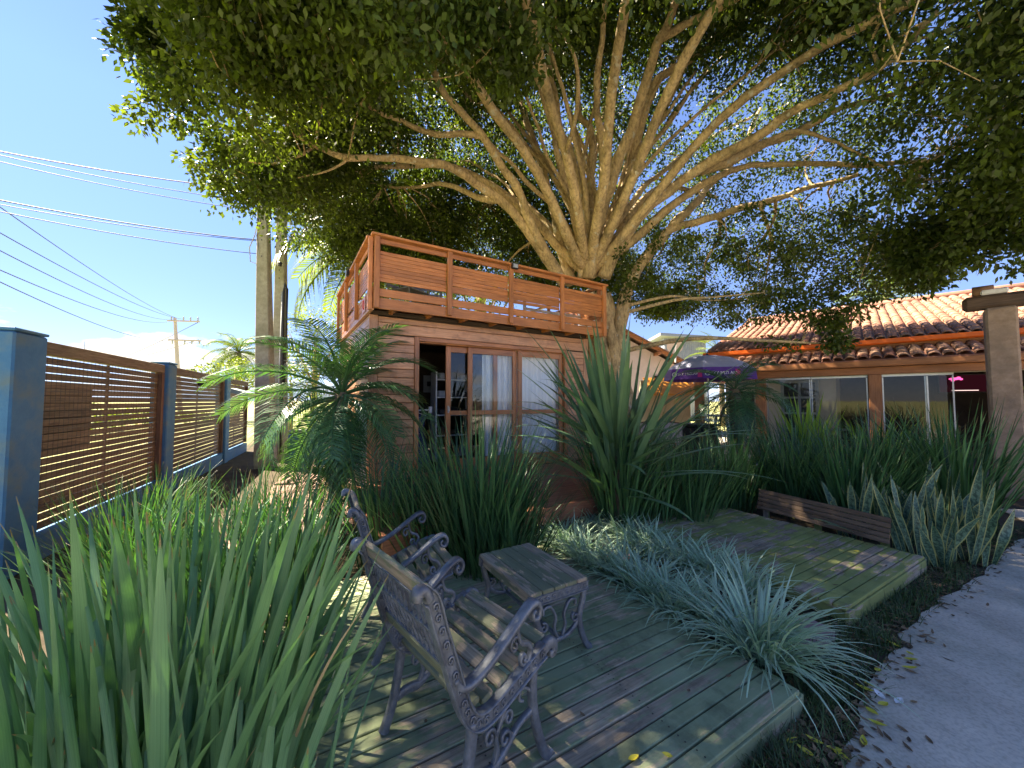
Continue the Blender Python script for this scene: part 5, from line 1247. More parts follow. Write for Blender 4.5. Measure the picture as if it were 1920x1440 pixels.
# snake plants
random.seed(17)
sroot = []
def snake(pos, n, h, rad, label):
    t = thing('snake_plant', label, 'plant', (pos.x, pos.y, 0), 0, 'yellow edged snake plants')
    for i in range(n):
        a = random.uniform(0, 2 * math.pi); rr = rad * math.sqrt(random.random()); L = h * random.uniform(.55, 1.1); tl = random.uniform(.0, .38); az = a + random.gauss(0, .6)
        P = blade_path((rr * math.sin(a), rr * math.cos(a), 0.02), az, tl, L, random.uniform(-.15, .35), 9)
        w0 = random.uniform(.06, .085); n_ = 9; W = [max(.002, w0 * (.45 + .55 * min(1, f / .4)) * (1 - max(0, (f - .55) / .45) ** 1.8)) for f in [k / n_ for k in range(n_ + 1)]]
        tw0 = random.uniform(-.9, .9); face = math.atan2(-pos.x, -pos.y)
        sides = [side_of(face + tw0 + random.uniform(.2, .7) * math.sin(k * .55 + i), 0) for k in range(n_ + 1)]
        mb = MB(); mb.ribbon(P, W, sides, .25); mb.build('leaf', M['snake'], t, smooth=True)
for (px, py), n, h, rad, lab in [((1600, 1012), 7, .78, .10, 'leftmost snake plant, rising in front of the planter edging'), ((1672, 1022), 12, .88, .15, 'tall snake plant at the middle of the row behind the deck corner'), ((1738, 1055), 15, .72, .17, 'dense snake plant at the right corner of the empty deck'), ((1805, 1050), 15, .82, .18, 'rightmost snake plant, beside the concrete path'), ((1765, 1015), 10, .86, .15, 'snake plant behind the two dense ones at the deck corner')]:
    snake(onz(px, py, 0.0), int(n * 1.2), h * 1.02, rad * 1.25, lab)
# two leaves lying over the deck
t = thing('fallen_snake_leaf', 'pair of snake plant leaves flopped onto the empty deck boards', 'leaf', onz(1600, 1000, .16))
for az, L in ((R(-70), .42), (R(-95), .36)):
    mb = MB(); P = blade_path((0, 0, 0.01), az, 1.15, L, .42, 8); mb.ribbon(P, [max(.003, .06 * math.sin(math.pi * (.12 + .86 * k / 8))) for k in range(9)], side_of(az, .3), .3); mb.build('leaf', M['snake'], t, smooth=True)

# ------------------------------------------------------------------ palms
def frond_mesh(L, rise, droop, n_leaf, ll, lw, hang=.5, curl=0.0, vee=.5):
    """one feather leaf along local +x rising in z"""
    mb = MB(); P = []; p = Vector(); n = 14
    P.append(p.copy())
    for i in range(n):
        f = (i + .5) / n; th = rise - droop * f ** 1.4; p = p + Vector((math.cos(th), curl * f * .3, math.sin(th))) * (L / n); P.append(p.copy())
    mb.tube(P, [.014 * L * (1 - .85 * i / n) for i in range(n + 1)], 5, cap=False)
    for i in range(n_leaf):
        f = .14 + .86 * (i + random.random() * .5) / n_leaf; k = min(n - 1, int(f * n)); a = P[k].lerp(P[k + 1], f * n - k); t = (P[k + 1] - P[k]).normalized()
        l = ll * (0.45 + .75 * math.sin(math.pi * (.15 + .8 * f))) * random.uniform(.85, 1.1)
        up = Vector((0, 0, 1)) - t * t.z
        for sg in (-1, 1):
            sd = t.cross(Vector((0, 0, 1))).normalized() * sg
            dr = (sd * .85 + t * .62 + up * vee * .5).normalized()
            m = a + dr * l * .5; tip = a + dr * l * .92 + Vector((0, 0, -hang * l * (.5 + .5 * random.random())))
            wv = t * (lw / 2)
            b = len(mb.v); mb.v += [tuple(a - wv * .6), tuple(a + wv * .6), tuple(m + wv), tuple(m - wv), tuple(tip)]; mb.f += [(b, b + 1, b + 2, b + 3), (b + 3, b + 2, b + 4)]
    return mb
def palm(name, label, base, crown_z, n, L, mat, ll=.26, lw=.014, nleaf=44, r=.06, lean=(0, 0), group=None, rises=(1.35, -.5), droop=(1.0, 1.9), hang=.35, cat='palm', vary=5):
    t = thing(name, label, cat, base, 0, group); mb = MB(); H = crown_z
    P = [Vector((lean[0] * f ** 2, lean[1] * f ** 2, H * f)) for f in [k / 8 for k in range(9)]]
    mb.tube(P, [r * (1.15 - .15 * k / 8) * (1 + .08 * (k % 2)) for k in range(9)], 10); mb.build('trunk', M['palm_trunk'], t, smooth=True)
    top = P[-1]; mats = mat if isinstance(mat, list) else [mat]
    var = [frond_mesh(L * random.uniform(.85, 1.1), 0, random.uniform(*droop), nleaf, ll, lw, hang, random.uniform(-.4, .4)).mesh('frond', mats[0]) for k in range(vary)]
    ga = 2.39996
    for i in range(n):
        f = i / (n - 1); el = rises[0] + (rises[1] - rises[0]) * f + random.uniform(-.12, .12); az = i * ga + random.uniform(-.2, .2)
        me = var[i % vary]
        o = link('frond', me, t, top + Vector((0, 0, -.10 * f)), None); o.rotation_mode = 'XYZ'
        o.rotation_euler = (random.uniform(-.25, .25), -el, az)
    return t
random.seed(31)
pc = at(640, 735, 4.75)
palm('date_palm', 'small feathery date palm in front of the cabin left corner', (pc.x - .05, pc.y, 0), pc.z, 40, 1.38, M['palm'], .34, .019, 44, .075, (.05, 0), 'small date palms', (1.3, -1.25), (1.0, 2.0), .45, vary=7)
pc = at(1378, 738, 7.6)
palm('date_palm', 'small drooping date palm beside the parasol', (pc.x, pc.y, 0), pc.z + .1, 24, 1.2, M['palm'], .30, .022, 30, .10, (0, 0), 'small date palms', (1.0, -1.0), (1.0, 1.7), .4)
pc = at(712, 445, 12.0)
palm('coconut_palm', 'tall coconut palm whose fronds show above the terrace corner', (pc.x, pc.y, 0), pc.z, 26, 3.5, M['palm_warm'], .95, .05, 52, .16, (0, 0), None, (1.2, -.5), (.7, 1.3), .7)
t = thing('dead_frond', 'brown dead palm frond hanging above the terrace corner', 'palm frond', at(728, 425, 11.2), 0)
fm_ = frond_mesh(2.0, -.4, .9, 40, .55, .04, .8); o = fm_.build('frond', M['palm_dead'], t); o.rotation_euler = (0, .2, R(200))
pc = at(447, 660, 30)
palm('queen_palm', 'pale feathery palm far off behind the fence', (pc.x, pc.y, 0), pc.z, 26, 3.0, M['palm_warm'], .7, .035, 40, .2, (0, 0), None, (1.3, -.8), (1.2, 2.1), .9)
pc = at(1352, 672, 24)
palm('queen_palm', 'thin palm behind the left end of the tiled roof', (pc.x, pc.y, 0), pc.z, 18, 2.4, M['palm_warm'], .6, .03, 34, .14, (0, 0), None, (1.4, -.3), (.9, 1.6), .5)
pc = at(1660, 555, 22)
palm('queen_palm', 'sunlit palm peeping over the tiled roof under the fig leaves', (pc.x, pc.y, 0), pc.z, 18, 2.6, M['palm_warm'], .7, .04, 36, .14, (0, 0), None, (1.3, -.4), (.9, 1.6), .5)
# background bushes and trees
def bush(name, label, c, rad, n, L, W, mat, trunk=None, cat='tree', per=40):
    t = thing(name, label, cat, (c.x, c.y, 0)); cl = []
    for i in range(n):
        v = Vector((random.gauss(0, 1), random.gauss(0, 1), random.gauss(0, 1))); v = v.normalized() * random.uniform(.45, 1) ** .6
        p = Vector((c.x + v.x * rad[0], c.y + v.y * rad[1], c.z + v.z * rad[2]))
        if p.z > .1 and mnoise.noise(p * (1.4 / rad[2])) > -.28: cl.append((p, min(rad) * .28))
    leaf_cloud('crown', cl, per, L, W, mat, t, Vector((c.x, c.y, 0)), .3)
    mb = MB()
    mb.tube([(0, 0, 0), (.05, 0, c.z * .6), (0, .05, c.z)], [rad[0] * .06 + .04, rad[0] * .05 + .03, .03], 8)
    for k in range(6):
        a = k * 1.05; mb.tube([(0, 0, c.z * .5), (.3 * rad[0] * math.cos(a), .3 * rad[1] * math.sin(a), c.z * .8), (.7 * rad[0] * math.cos(a), .7 * rad[1] * math.sin(a), c.z + rad[2] * .3)], [.05, .03, .012], 6)
    mb.build('trunk', M['bark'], t, smooth=True)
random.seed(41)
bush('airy_tree', 'airy yellow green tree beyond the cabin left side', at(590, 640, 19), (2.2, 2.0, 1.9), 90, .12, .06, M['bush'])
bush('hedge_tree', 'low yellow green shrub mass below the pale palm', at(440, 705, 26), (2.6, 2, 1.2), 90, .16, .09, M['bush'])
bush('hedge_tree', 'leafy shrub behind the palm by the far fence end', at(545, 720, 15), (1.3, 1.3, 1.4), 70, .12, .06, M['bush'])
for i, (px, d, r) in enumerate([(80, 17, 1.6), (170, 20, 2.0), (260, 24, 2.2), (330, 28, 2.4), (20, 14, 1.4), (385, 30, 2.6)]):
    bush('roadside_shrub', ['sunlit shrub seen through the slats left of the dark board', 'sunlit shrub seen through the slats behind the dark board', 'sunlit shrub seen through the right of the first panel', 'sunlit shrub seen behind the second blue post', 'sunlit shrub seen beside the nearest blue post', 'sunlit shrub seen through the middle panel'][i],
         at(px, 800, d) + Vector((0, 0, .1)), (r * 1.3, r, 1.15), 110, .15, .08, M['bush'], cat='shrub', per=34)
bush('garden_tree', 'bright leafy tree lit from behind above the terrace rail', at(900, 470, 15.5), (5.2, 2.0, 2.2), 240, .13, .07, M['bush'], per=46)
bush('garden_tree', 'green tree behind the cabin to the right of the coconut palm', at(760, 560, 14.5), (3.2, 2, 2.6), 150, .13, .07, M['bush'], per=46)

# ------------------------------------------------------------------ house with the tiled roof
HZ = 2.55; H0 = at(1396, 686, 10.07); HAZ = 133
house = thing('tiled_house', 'long low house with clay tile roof, orange gutter and glass front', 'house', (H0.x, H0.y, 0), az_rz(HAZ))
def h2w(x, y, z):
    a = az_rz(HAZ); return Vector((H0.x + math.cos(a) * x - math.sin(a) * y, H0.y + math.sin(a) * x + math.cos(a) * y, z))
# barrel tile, along +y, one row
TP, TR = 0.215, 0.36
tm = MB(); vs = []
for y, r, dz in ((0, .098, .0), (TR + .05, .082, -.004)):
    for k in range(7):
        a = math.pi * k / 6; vs.append((r * math.cos(a), y, r * .62 * math.sin(a) + dz))
    for k in range(7):
        a = math.pi * k / 6; vs.append(((r - .013) * math.cos(a), y, (r * .62 - .013) * math.sin(a) + dz))
fs = [(k, k + 1, k + 15, k + 14) for k in range(6)] + [(k + 7, k, k + 1, k + 8)[::-1] for k in range(6)]
tm.add(vs, fs); tile_me = tm.mesh('roof_tile', M['tile'], True)
def roof(name, x0, x1, y0, z0, y1, z1, limit):
    sl = math.atan2(z1 - z0, y1 - y0); Ls = math.hypot(y1 - y0, z1 - z0)
    bd = MB(); bd.add([(x0, y0, z0 - .02), (x1, y0, z0 - .02), (x1, y1, z1 - .02), (x0, y1, z1 - .02), (x0, y0, z0 - .07), (x1, y0, z0 - .07), (x1, y1, z1 - .07), (x0, y1, z1 - .07)], [(0, 1, 2, 3), (7, 6, 5, 4), (0, 4, 5, 1), (1, 5, 6, 2), (3, 2, 6, 7), (0, 3, 7, 4)])
    bd = bd.build(name, M['tile'], house)
    nx = int((x1 - x0) / TP); nr = int(Ls / TR); cand = []
    for i in range(nx):
        for j in range(nr):
            x = x0 + TP * (i + .5); s_ = j * TR; y = y0 + s_ * math.cos(sl); z = z0 + s_ * math.sin(sl) + .012
            w = h2w(x, y, z); cand.append((w.length if w.y > 0 else 999, x, y, z))
    vis = sorted(cand); rest = MB()
    for n_, (dd, x, y, z) in enumerate(vis):
        jx, jz = random.uniform(-.006, .006), random.uniform(-.004, .004)
        if n_ < limit:
            link('roof_tile', tile_me, bd, (x + jx, y, z + jz), (sl + random.uniform(-.012, .012), 0, random.uniform(-.02, .02)))
        else:
            m = Matrix.Translation((x + jx, y, z + jz)) @ Matrix.Rotation(sl, 4, 'X'); rest.add([m @ Vector(v) for v in vs], fs)
    if rest.v:
        o = rest.build('roof_tiles', M['tile'], bd, smooth=True); o['kind'] = 'stuff'
    return bd
roof('lower_roof', -.35, 8.6, -.02, HZ, 1.2, 2.92, 150)
roof('upper_roof', -1.3, 9.6, 1.08, 3.10, 7.6, 5.15, 300)
mb = MB(); mb.tube([(-1.3, 7.6, 5.17), (9.6, 7.6, 5.17)], .12, 10); mb.build('ridge_cap', M['tile'], house, smooth=True)
mb = MB(); vs2 = []
prof = [(.0, .0), (-.10, 0.0), (-.13, .03), (-.13, .125), (-.105, .125), (-.105, .04), (-.0, .04)]
for x in (-1.3, 9.6):
    for y, z in prof: vs2.append((x, 1.06 + y, 2.965 + z))
np_ = len(prof); mb.add(vs2, [(k, k + np_, (k + 1) % np_ + np_, (k + 1) % np_) for k in range(np_)] + [tuple(range(np_)), tuple(range(2 * np_ - 1, np_ - 1, -1))]); mb.build('gutter', M['gutter'], house)
plank('gutter_board', (-1.3, 1.13, 2.93), (9.6, 1.13, 2.93), .30, .04, M['house_wood'], house, up=(0, -1, 0))
plank('eave_fascia', (-.35, -.03, HZ - .10), (8.6, -.03, HZ - .10), .10, .03, M['house_wood'], house, up=(0, -1, 0))
plank('eave_soffit', (-.35, .12, HZ - .16), (8.6, .12, HZ - .16), .30, .03, M['house_wood'], house)
plank('lintel', (-1.3, .30, HZ - .26), (8.6, .30, HZ - .26), .16, .16, M['house_wood'], house, up=(0, -1, 0))
plank('side_lintel', (-1.25, .30, HZ - .26), (-1.25, 6.5, HZ - .26), .16, .16, M['house_wood'], house, up=(-1, 0, 0))
for x in (-1.23, .31, 2.52, 5.35, 8.2):
    plank('column', (x, .26, 0), (x, .26, HZ - .34), .22, .22, M['house_wood'], house, up=(0, -1, 0), ch=.012)
def hpart(name, mat, *boxes):
    mb = MB()
    for c_, d__ in boxes: mb.box(c_, d__)
    return mb.build(name, mat, house)
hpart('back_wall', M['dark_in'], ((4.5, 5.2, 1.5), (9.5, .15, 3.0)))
hpart('inner_wall', M['cream'], ((.35, 2.3, 1.4), (2.7, .12, 2.8)), ((1.72, 3.7, 1.4), (.1, 2.8, 2.8)))
hpart('side_wall', M['cream'], ((8.7, 2.8, 1.4), (.15, 5, 2.8)))
hpart('porch_ceiling', M['house_wood'], ((3.6, 3.4, 2.80), (9.8, 4.3, .04)))
hpart('porch_floor', M['sunny_concrete'], ((3.6, 2.6, .06), (9.9, 5.2, .12)))
# inner door and window of the cream wall
w = MB(); w.box((.95, 2.22, 1.25), (.9, .05, 2.1), ch=.006); w = w.build('inner_door', M['grey'], house)
for i in range(2):
    for j in range(4):
        m2 = MB(); m2.box((.75 + i * .4, 2.19, .55 + j * .46), (.33, .02, .4)); m2.build('pane', M['black'], w)
w = MB(); w.box((-.55, 2.22, 1.3), (.7, .05, 1.2), ch=.006); w = w.build('inner_window', M['dark_in'], house)
def sliding_glass(x0, x1, y, lab=None):
    f = MB(); f.box(((x0 + x1) / 2, y, HZ - .37), (x1 - x0, .05, .05)); f = f.build('glass_screen', M['steel'], house)
    for x in (x0 + .012, x1 - .012): m2 = MB(); m2.box((x, y, 1.14), (.024, .03, 2.0)); m2.build('stile', M['steel'], f)
    m2 = MB(); m2.add([(x0, y, .14), (x1, y, .14), (x1, y, HZ - .39), (x0, y, HZ - .39)], [(0, 1, 2, 3)]); m2.build('glass_pane', M['house_glass'], f)
sliding_glass(.43, 1.35, .42); sliding_glass(1.36, 2.40, .47)
sliding_glass(2.64, 3.35, .42); sliding_glass(3.3, 3.72, .47); sliding_glass(4.72, 5.22, .42); sliding_glass(5.48, 6.5, .42); sliding_glass(6.52, 8.05, .45)
hpart('glass_track', M['cream'], ((3.95, .43, HZ - .335), (2.6, .08, .03)))
# television, table, and plants in the room
t = thing('television', 'television with a pink picture glowing in the dark room', 'television', h2w(4.42, 4.95, 2.1), az_rz(HAZ)); t.scale = (.62, 1, .62)
mb = MB(); mb.box((0, 0, 0), (1.5, .06, .86), ch=.01); mb.build('case', M['black'], t); mb = MB(); mb.box((0, -.034, 0), (1.42, .006, .78)); mb.build('screen', emit_mat('dark red screen', (.006, .001, .002), .5), t)
for (x, z, sx, sz) in ((-.25, .22, .3, .06), (-.12, .27, .12, .05), (-.3, .16, .1, .08), (-.05, .2, .1, .05)):
    mb = MB(); mb.lathe([(0, 0), (1, 0)], 14); o = mb.build('picture_shape', emit_mat('pink picture', (1.0, .12, .45), .25), t, loc=(x, -.04, z), rot=(R(90), 0, 0)); o.scale = (sx * .6, sz, 1)
mb = MB(); mb.box((.05, -.04, -.32), (.8, .004, .03)); mb.build('caption_bar', emit_mat('white caption', (1, .8, .8), .2), t)
t = thing('bar_table', 'pale round bar table behind the house glass', 'table', h2w(1.6, 1.3, .12), 0)
mb = MB(); mb.lathe([(0, .72), (.42, .72), (.43, .735), (.42, .75), (0, .75)], 24); mb.build('top', M['grey'], t); mb = MB(); mb.lathe([(.22, 0), (.2, .03), (.03, .05), (.03, .72)], 12); mb.build('pedestal', M['black'], t)
pw = h2w(1.2, 1.9, .9)
pw = h2w(4.95, 1.6, 0)
clump('potted_fern', 'yellow leafy pot plant seen through glass beside the rendered column', 'plant', (pw.x, pw.y), 40, .6, .05, .3, M['bright_leaf'], None, tilt=(.2, 1.1), droop=(.4, 1.2), rad=.12, z0=1.5, leafparts=False)
# wall bench under that fern so that it stands on something
t = thing('plant_stand', 'dark tall plant stand beside the glass screen', 'stand', h2w(4.95, 1.6, .12), az_rz(HAZ))
mb = MB(); mb.box((0, 0, .69), (.3, .3, 1.38), ch=.01); mb.build('body', M['black'], t); mb = MB(); mb.lathe([(.0, 1.38), (.1, 1.38), (.14, 1.5), (0.12, 1.5)], 14); mb.build('pot', M['black'], t)

# rendered column with pergola beam in the right foreground
pc = at(1884, 745, 6.25)
t = thing('rendered_column', 'thick rough brown column carrying a beam at the right edge', 'column', (pc.x, pc.y, 0), R(-47))
mb = MB(); hh = at(1875, 578, 6.25).z; mb.box((0, 0, hh / 2), (.34, .34, hh), ch=.03); mb.build('shaft', M['column'], t)
a_ = az_rz(HAZ); mb = MB(); mb.box((.85, 0, hh + .12), (2.5, .24, .24), ch=.05); mb.build('beam', M['beam'], t)
mb = MB(); mb.tube([(-.28, .0, hh + .33), (-.05, 0, hh + .33)], .09, 10); mb.build('beam_tile', M['tile'], t, smooth=True); mb = MB(); mb.box((-.05, 0, hh + .29), (.3, .2, .09), ch=.02); mb.build('mortar_cap', M['white'], t)
# hook on wall
# parasol, table, bin
pc = at(1326, 668, 9.4); PZT = pc.z
par = thing('parasol', 'purple and grey market parasol with white lettering on its valance', 'parasol', (pc.x, pc.y, .01), R(12))
def dome(name, r0, r1, z0, z1, mat, nseg=8, bulge=.12, parent=par, sub=4):
    mb = MB(); vs = []; n = nseg
    for j in range(sub + 1):
        f = j / sub; r = r0 + (r1 - r0) * f; z = z0 + (z1 - z0) * f + bulge * math.sin(math.pi * f)
        for k in range(n * 3):
            a = 2 * math.pi * k / (n * 3); m_ = k % 3; rr = r * (math.cos(math.pi / n) / math.cos(((k % 3) / 3 - .5) * 2 * math.pi / n) if True else 1)
            vs.append((rr * math.cos(a), rr * math.sin(a), z))
    q = n * 3; mb.add(vs, [(j * q + k, j * q + (k + 1) % q, (j + 1) * q + (k + 1) % q, (j + 1) * q + k) for j in range(sub) for k in range(q)])
    return mb.build(name, mat, parent, smooth=False)
PR = 1.02
dome('canopy', .02, PR, PZT - .01, PZT - .36, M['parasol_top'])
val = dome('valance', PR + .002, PR + .03, PZT - .36, PZT - .62, M['purple'], bulge=0, sub=1)
mb = MB(); mb.tube([(0, 0, 0), (0, 0, PZT)], .02, 10); mb.build('pole', M['white'], par, smooth=True)
mb = MB(); mb.lathe([(0, PZT), (.04, PZT), (.03, PZT + .04), (0, PZT + .07)], 10); mb.build('finial', M['black'], par)
mb = MB(); mb.lathe([(0, 0), (.26, 0), (.26, .05), (.05, .08), (.03, .3), (0, .3)], 18); mb.build('base', M['grey'], par)
for k in range(8):
    a = 2 * math.pi * k / 8; mb = MB(); mb.tube([(0, 0, PZT - .12), (PR * .96 * math.cos(a), PR * .96 * math.sin(a), PZT - .40)], .008, 5); mb.build('rib', M['grey'], par)
# lettering on the two valance faces turned to the viewer
for k in range(8):
    am = 2 * math.pi * (k + .5) / 8 + R(12); fc = Vector((math.cos(am), math.sin(am), 0)); tow = Vector((-pc.x, -pc.y, 0)).normalized()
    dist = (PR + .018) * math.cos(math.pi / 8) + .012
    if fc.dot(tow) > .55:
        al = 2 * math.pi * (k + .5) / 8; base = Vector((math.cos(al) * dist, math.sin(al) * dist, PZT - .50)); tang = Vector((-math.sin(al), math.cos(al), 0))
        text_mesh('SKY MIZLARE', .095, M['white'], val, base + tang * .06, (R(93), 0, al + R(90)))
        mb = MB(); mb.tube([tuple(base - tang * .30 + tang * (.05 * math.cos(q * .5236)) + Vector((0, 0, .05 * math.sin(q * .5236)))) for q in range(13)], .012, 5); mb.build('emblem', M['white'], val)
        mb = MB(); mb.box((0, 0, 0), (.10, .004, .17)); mb.build('magenta_mark', M['magenta'], val, loc=base + tang * .335, rot=(0, 0, al + R(90)))
pt = at(1352, 778, 9.3)
t = thing('round_table', 'white round table under the parasol', 'table', (pt.x, pt.y, 0))
mb = MB(); mb.lathe([(0, pt.z - .03), (.5, pt.z - .03), (.52, pt.z - .01), (.5, pt.z), (0, pt.z)], 28); mb.build('top', M['white'], t)
for k in range(4):
    a = k * math.pi / 2 + .4; mb = MB(); mb.tube([(.15 * math.cos(a), .15 * math.sin(a), pt.z - .03), (.38 * math.cos(a), .38 * math.sin(a), 0)], .02, 8); mb.build('leg', M['white'], t)
pt = onz(1318, 850, 0.0); pt = at(1312, 800, 8.2)
t = thing('black_bin', 'black square bin beside the parasol table', 'bin', (pt.x, pt.y, 0), R(20))
mb = MB(); mb.box((0, 0, .62), (.55, .5, .86), ch=.03); mb.build('body', M['black'], t); mb = MB(); mb.box((0, 0, 1.08), (.6, .55, .05), ch=.02); mb.build('lid', M['black'], t)
for sx in (-.2, .2):
    for sy in (-.18, .18): mb = MB(); mb.box((sx, sy, .1), (.05, .05, .2)); mb.build('leg', M['steel'], t)
# curved cream garden seat, folding stool
pt = at(1235, 800, 10.5)
t = thing('cream_garden_wall', 'low curved cream wall in the sun beyond the flax', 'wall', (pt.x, pt.y, 0), R(10))
mb = MB(); vs = []; n = 14
for k in range(n + 1):
    x = -.95 + 1.9 * k / n; yb = .25 * (x / .95) ** 2; top = 1.0 - .10 * (x / .95) ** 2
    vs += [(x, yb, 0), (x, yb - .04, top), (x, yb + .14, top), (x, yb + .16, 0)]
mb.add(vs, [(k * 4 + a, k * 4 + 4 + a, k * 4 + 4 + (a + 1) % 4, k * 4 + (a + 1) % 4) for k in range(n) for a in range(4)] + [(0, 1, 2, 3), (n * 4 + 3, n * 4 + 2, n * 4 + 1, n * 4)]); mb.build('body', M['pink_wall'], t)
mb = MB(); mb.tube([(-.95 + 1.9 * k / n, .25 * (-1 + 2 * k / n) ** 2 + .05, 1.015 - .10 * (-1 + 2 * k / n) ** 2) for k in range(n + 1)], .03, 6); mb.build('coping', M['beam'], t)
pt = at(1245, 822, 9.6)
t = thing('folding_stool', 'wooden folding stool with crossed legs in the sunny yard', 'stool', (pt.x, pt.y, 0), R(15))
for y in (-.15, .15):
    plank('leg', (-.24, y, 0), (.24, y, .5), .04, .02, M['house_wood'], t, up=(0, 1, 0)); plank('leg', (.24, y + .03, 0), (-.24, y + .03, .5), .04, .02, M['house_wood'], t, up=(0, 1, 0))
plank('seat_slat', (-.2, -.17, .52), (-.2, .2, .52), .08, .02, M['house_wood'], t); plank('seat_slat', (0, -.17, .52), (0, .2, .52), .08, .02, M['house_wood'], t); plank('seat_slat', (.2, -.17, .52), (.2, .2, .52), .08, .02, M['house_wood'], t)
for k, (px, d) in enumerate(((1215, 9.9), (1268, 10.0))):
    p = at(px, 800, d); clump('yard_plant', ['low sunlit plant left of the folding stool', 'low sunlit plant right of the folding stool'][k], 'plant', (p.x, p.y), 50, .55, .03, .25, M['bright_leaf'], None, tilt=(.05, .9), droop=(.3, 1.2), rad=.15)

# neighbouring gabled house and grey shed behind
D = 18.0; pk = at(1172, 618, D); ev = at(1312, 692, D)
t = thing('gabled_house', 'pale neighbouring house with an orange edged gable behind the flax', 'house', (pk.x, D, 0))
w_ = ev.x - pk.x; zp, ze = pk.z, ev.z
mb = MB(); mb.add([(-w_ + .4, .5, 0), (w_ - .4, .5, 0), (w_ - .4, .5, ze - .05), (0, .5, zp - .25), (-w_ + .4, .5, ze - .05), (-w_ + .4, 7, 0), (w_ - .4, 7, 0), (w_ - .4, 7, ze - .05), (0, 7, zp - .25), (-w_ + .4, 7, ze - .05)], [(0, 1, 2, 3, 4), (9, 8, 7, 6, 5), (1, 6, 7, 2), (0, 4, 9, 5)]); mb.build('wall', M['pink_wall'], t)
for sg in (-1, 1):
    mb = MB(); mb.beam((0, -.05, zp - .10), (sg * w_, -.05, ze - .10), .06, .20, up=(0, 0, 1)); mb.build('bargeboard', M['house_wood'], t)
    mb = MB(); mb.add([(0, -.2, zp), (sg * w_, -.2, ze), (sg * w_, 7.3, ze), (0, 7.3, zp), (0, -.2, zp - .06), (sg * w_, -.2, ze - .06), (sg * w_, 7.3, ze - .06), (0, 7.3, zp - .06)], [(0, 1, 2, 3), (4, 5, 6, 7), (0, 1, 5, 4), (1, 2, 6, 5), (3, 2, 6, 7)]); mb.build('roof', M['tile'], t)
for k in range(3):
    x = w_ * (.45 + .2 * k); z_ = zp + (ze - zp) * (x / w_); mb = MB(); mb.box((x, .2, z_ - .3), (.14, .7, .14)); mb.build('rafter_end', M['house_wood'], t)
mb = MB(); mb.box((w_ * .55, .46, ze - .75), (.9, .06, .9), ch=.01); wd = mb.build('window', M['dark_in'], t); mb = MB(); mb.box((w_ * .55, .42, ze - .75), (.8, .02, .8)); mb.build('pane', M['house_glass'], wd)
t = thing('satellite_dish', 'pale satellite dish on the roof edge of the gabled house', 'dish', at(1266, 662, 17.6), R(-30))
mb = MB(); mb.lathe([(0, 0), (.16, .015), (.27, .05), (.36, .10)], 22); o = mb.build('reflector', M['pink_wall'], t, smooth=True); o.rotation_euler = (R(115), 0, 0); o.location = (0, 0, .35)
mb = MB(); mb.tube([(0, -.1, .3), (.02, 0, -.1), (0, .0, -.45)], .035, 8); mb.tube([(0, -.05, -.02), (.1, -.45, .3)], .015, 6); mb.build('mount', M['white'], t)
a, b = at(1246, 640, 30), at(1322, 640, 30); tz = at(1280, 634, 30).z
t = thing('grey_shed', 'grey corrugated building with a flat overhanging roof in the distance', 'building', ((a.x + b.x) / 2, 30, 0), R(-4))
mb = MB(); n = 40; W_ = (b.x - a.x); vs = []
for k in range(n + 1):
    x = -W_ / 2 + W_ * k / n; y = -.05 * (k % 2); vs += [(x, y, 0), (x, y, tz)]
mb.add(vs, [(2 * k, 2 * k + 2, 2 * k + 3, 2 * k + 1) for k in range(n)]); mb.box((W_ / 2 - .05, 2, tz / 2), (.1, 4, tz)); mb.box((-W_ / 2 + .05, 2, tz / 2), (.1, 4, tz)); mb.build('wall', M['corrugated'], t)
mb = MB(); mb.add([(-W_ / 2 - .5, -.7, tz + .35), (W_ / 2 + .7, -.7, tz + .0), (W_ / 2 + .7, 4.5, tz + .0), (-W_ / 2 - .5, 4.5, tz + .35), (-W_ / 2 - .5, -.7, tz + .12), (W_ / 2 + .7, -.7, tz - .16), (W_ / 2 + .7, 4.5, tz - .16), (-W_ / 2 - .5, 4.5, tz + .12)], [(0, 1, 2, 3), (7, 6, 5, 4), (0, 4, 5, 1), (1, 5, 6, 2), (0, 3, 7, 4)]); mb.build('roof', M['corrugated'], t)
a, b = at(1205, 708, 13.5), at(1292, 708, 13.5)
t = thing('orange_awning', 'orange sloping awning over an olive wall left of the parasol', 'awning', (a.x, 13.5, 0))
W_ = b.x - a.x; mb = MB(); mb.add([(0, 0, a.z - .0), (W_, 0, a.z - .0), (W_, -.9, a.z - .62), (0, -.9, a.z - .62), (0, 0, a.z - .04), (W_, 0, a.z - .04), (W_, -.9, a.z - .66), (0, -.9, a.z - .66)], [(0, 1, 2, 3), (7, 6, 5, 4), (2, 6, 7, 3), (1, 5, 6, 2), (0, 3, 7, 4)]); mb.build('cloth', M['awning'], t)
mb = MB(); mb.box((W_ / 2, .15, (a.z - .1) / 2), (W_ + .1, .2, a.z - .1)); mb.build('wall', M['olive_wall'], t)
mb = MB(); mb.box((W_ + .0, -.85, (a.z - .3) / 2), (.12, .12, a.z - .3)); mb.build('post', M['house_wood'], t)
mb = MB(); p = at(1408, 610, 14); q = at(1408, 568, 14); mb.tube([p, q], .012, 5); mb.box(p + Vector((0, 0, .02)), (.06, .06, .1)); tag(mb.build('roof_antenna', M['grey']), 'thin antenna rod on the left roof corner', 'antenna')

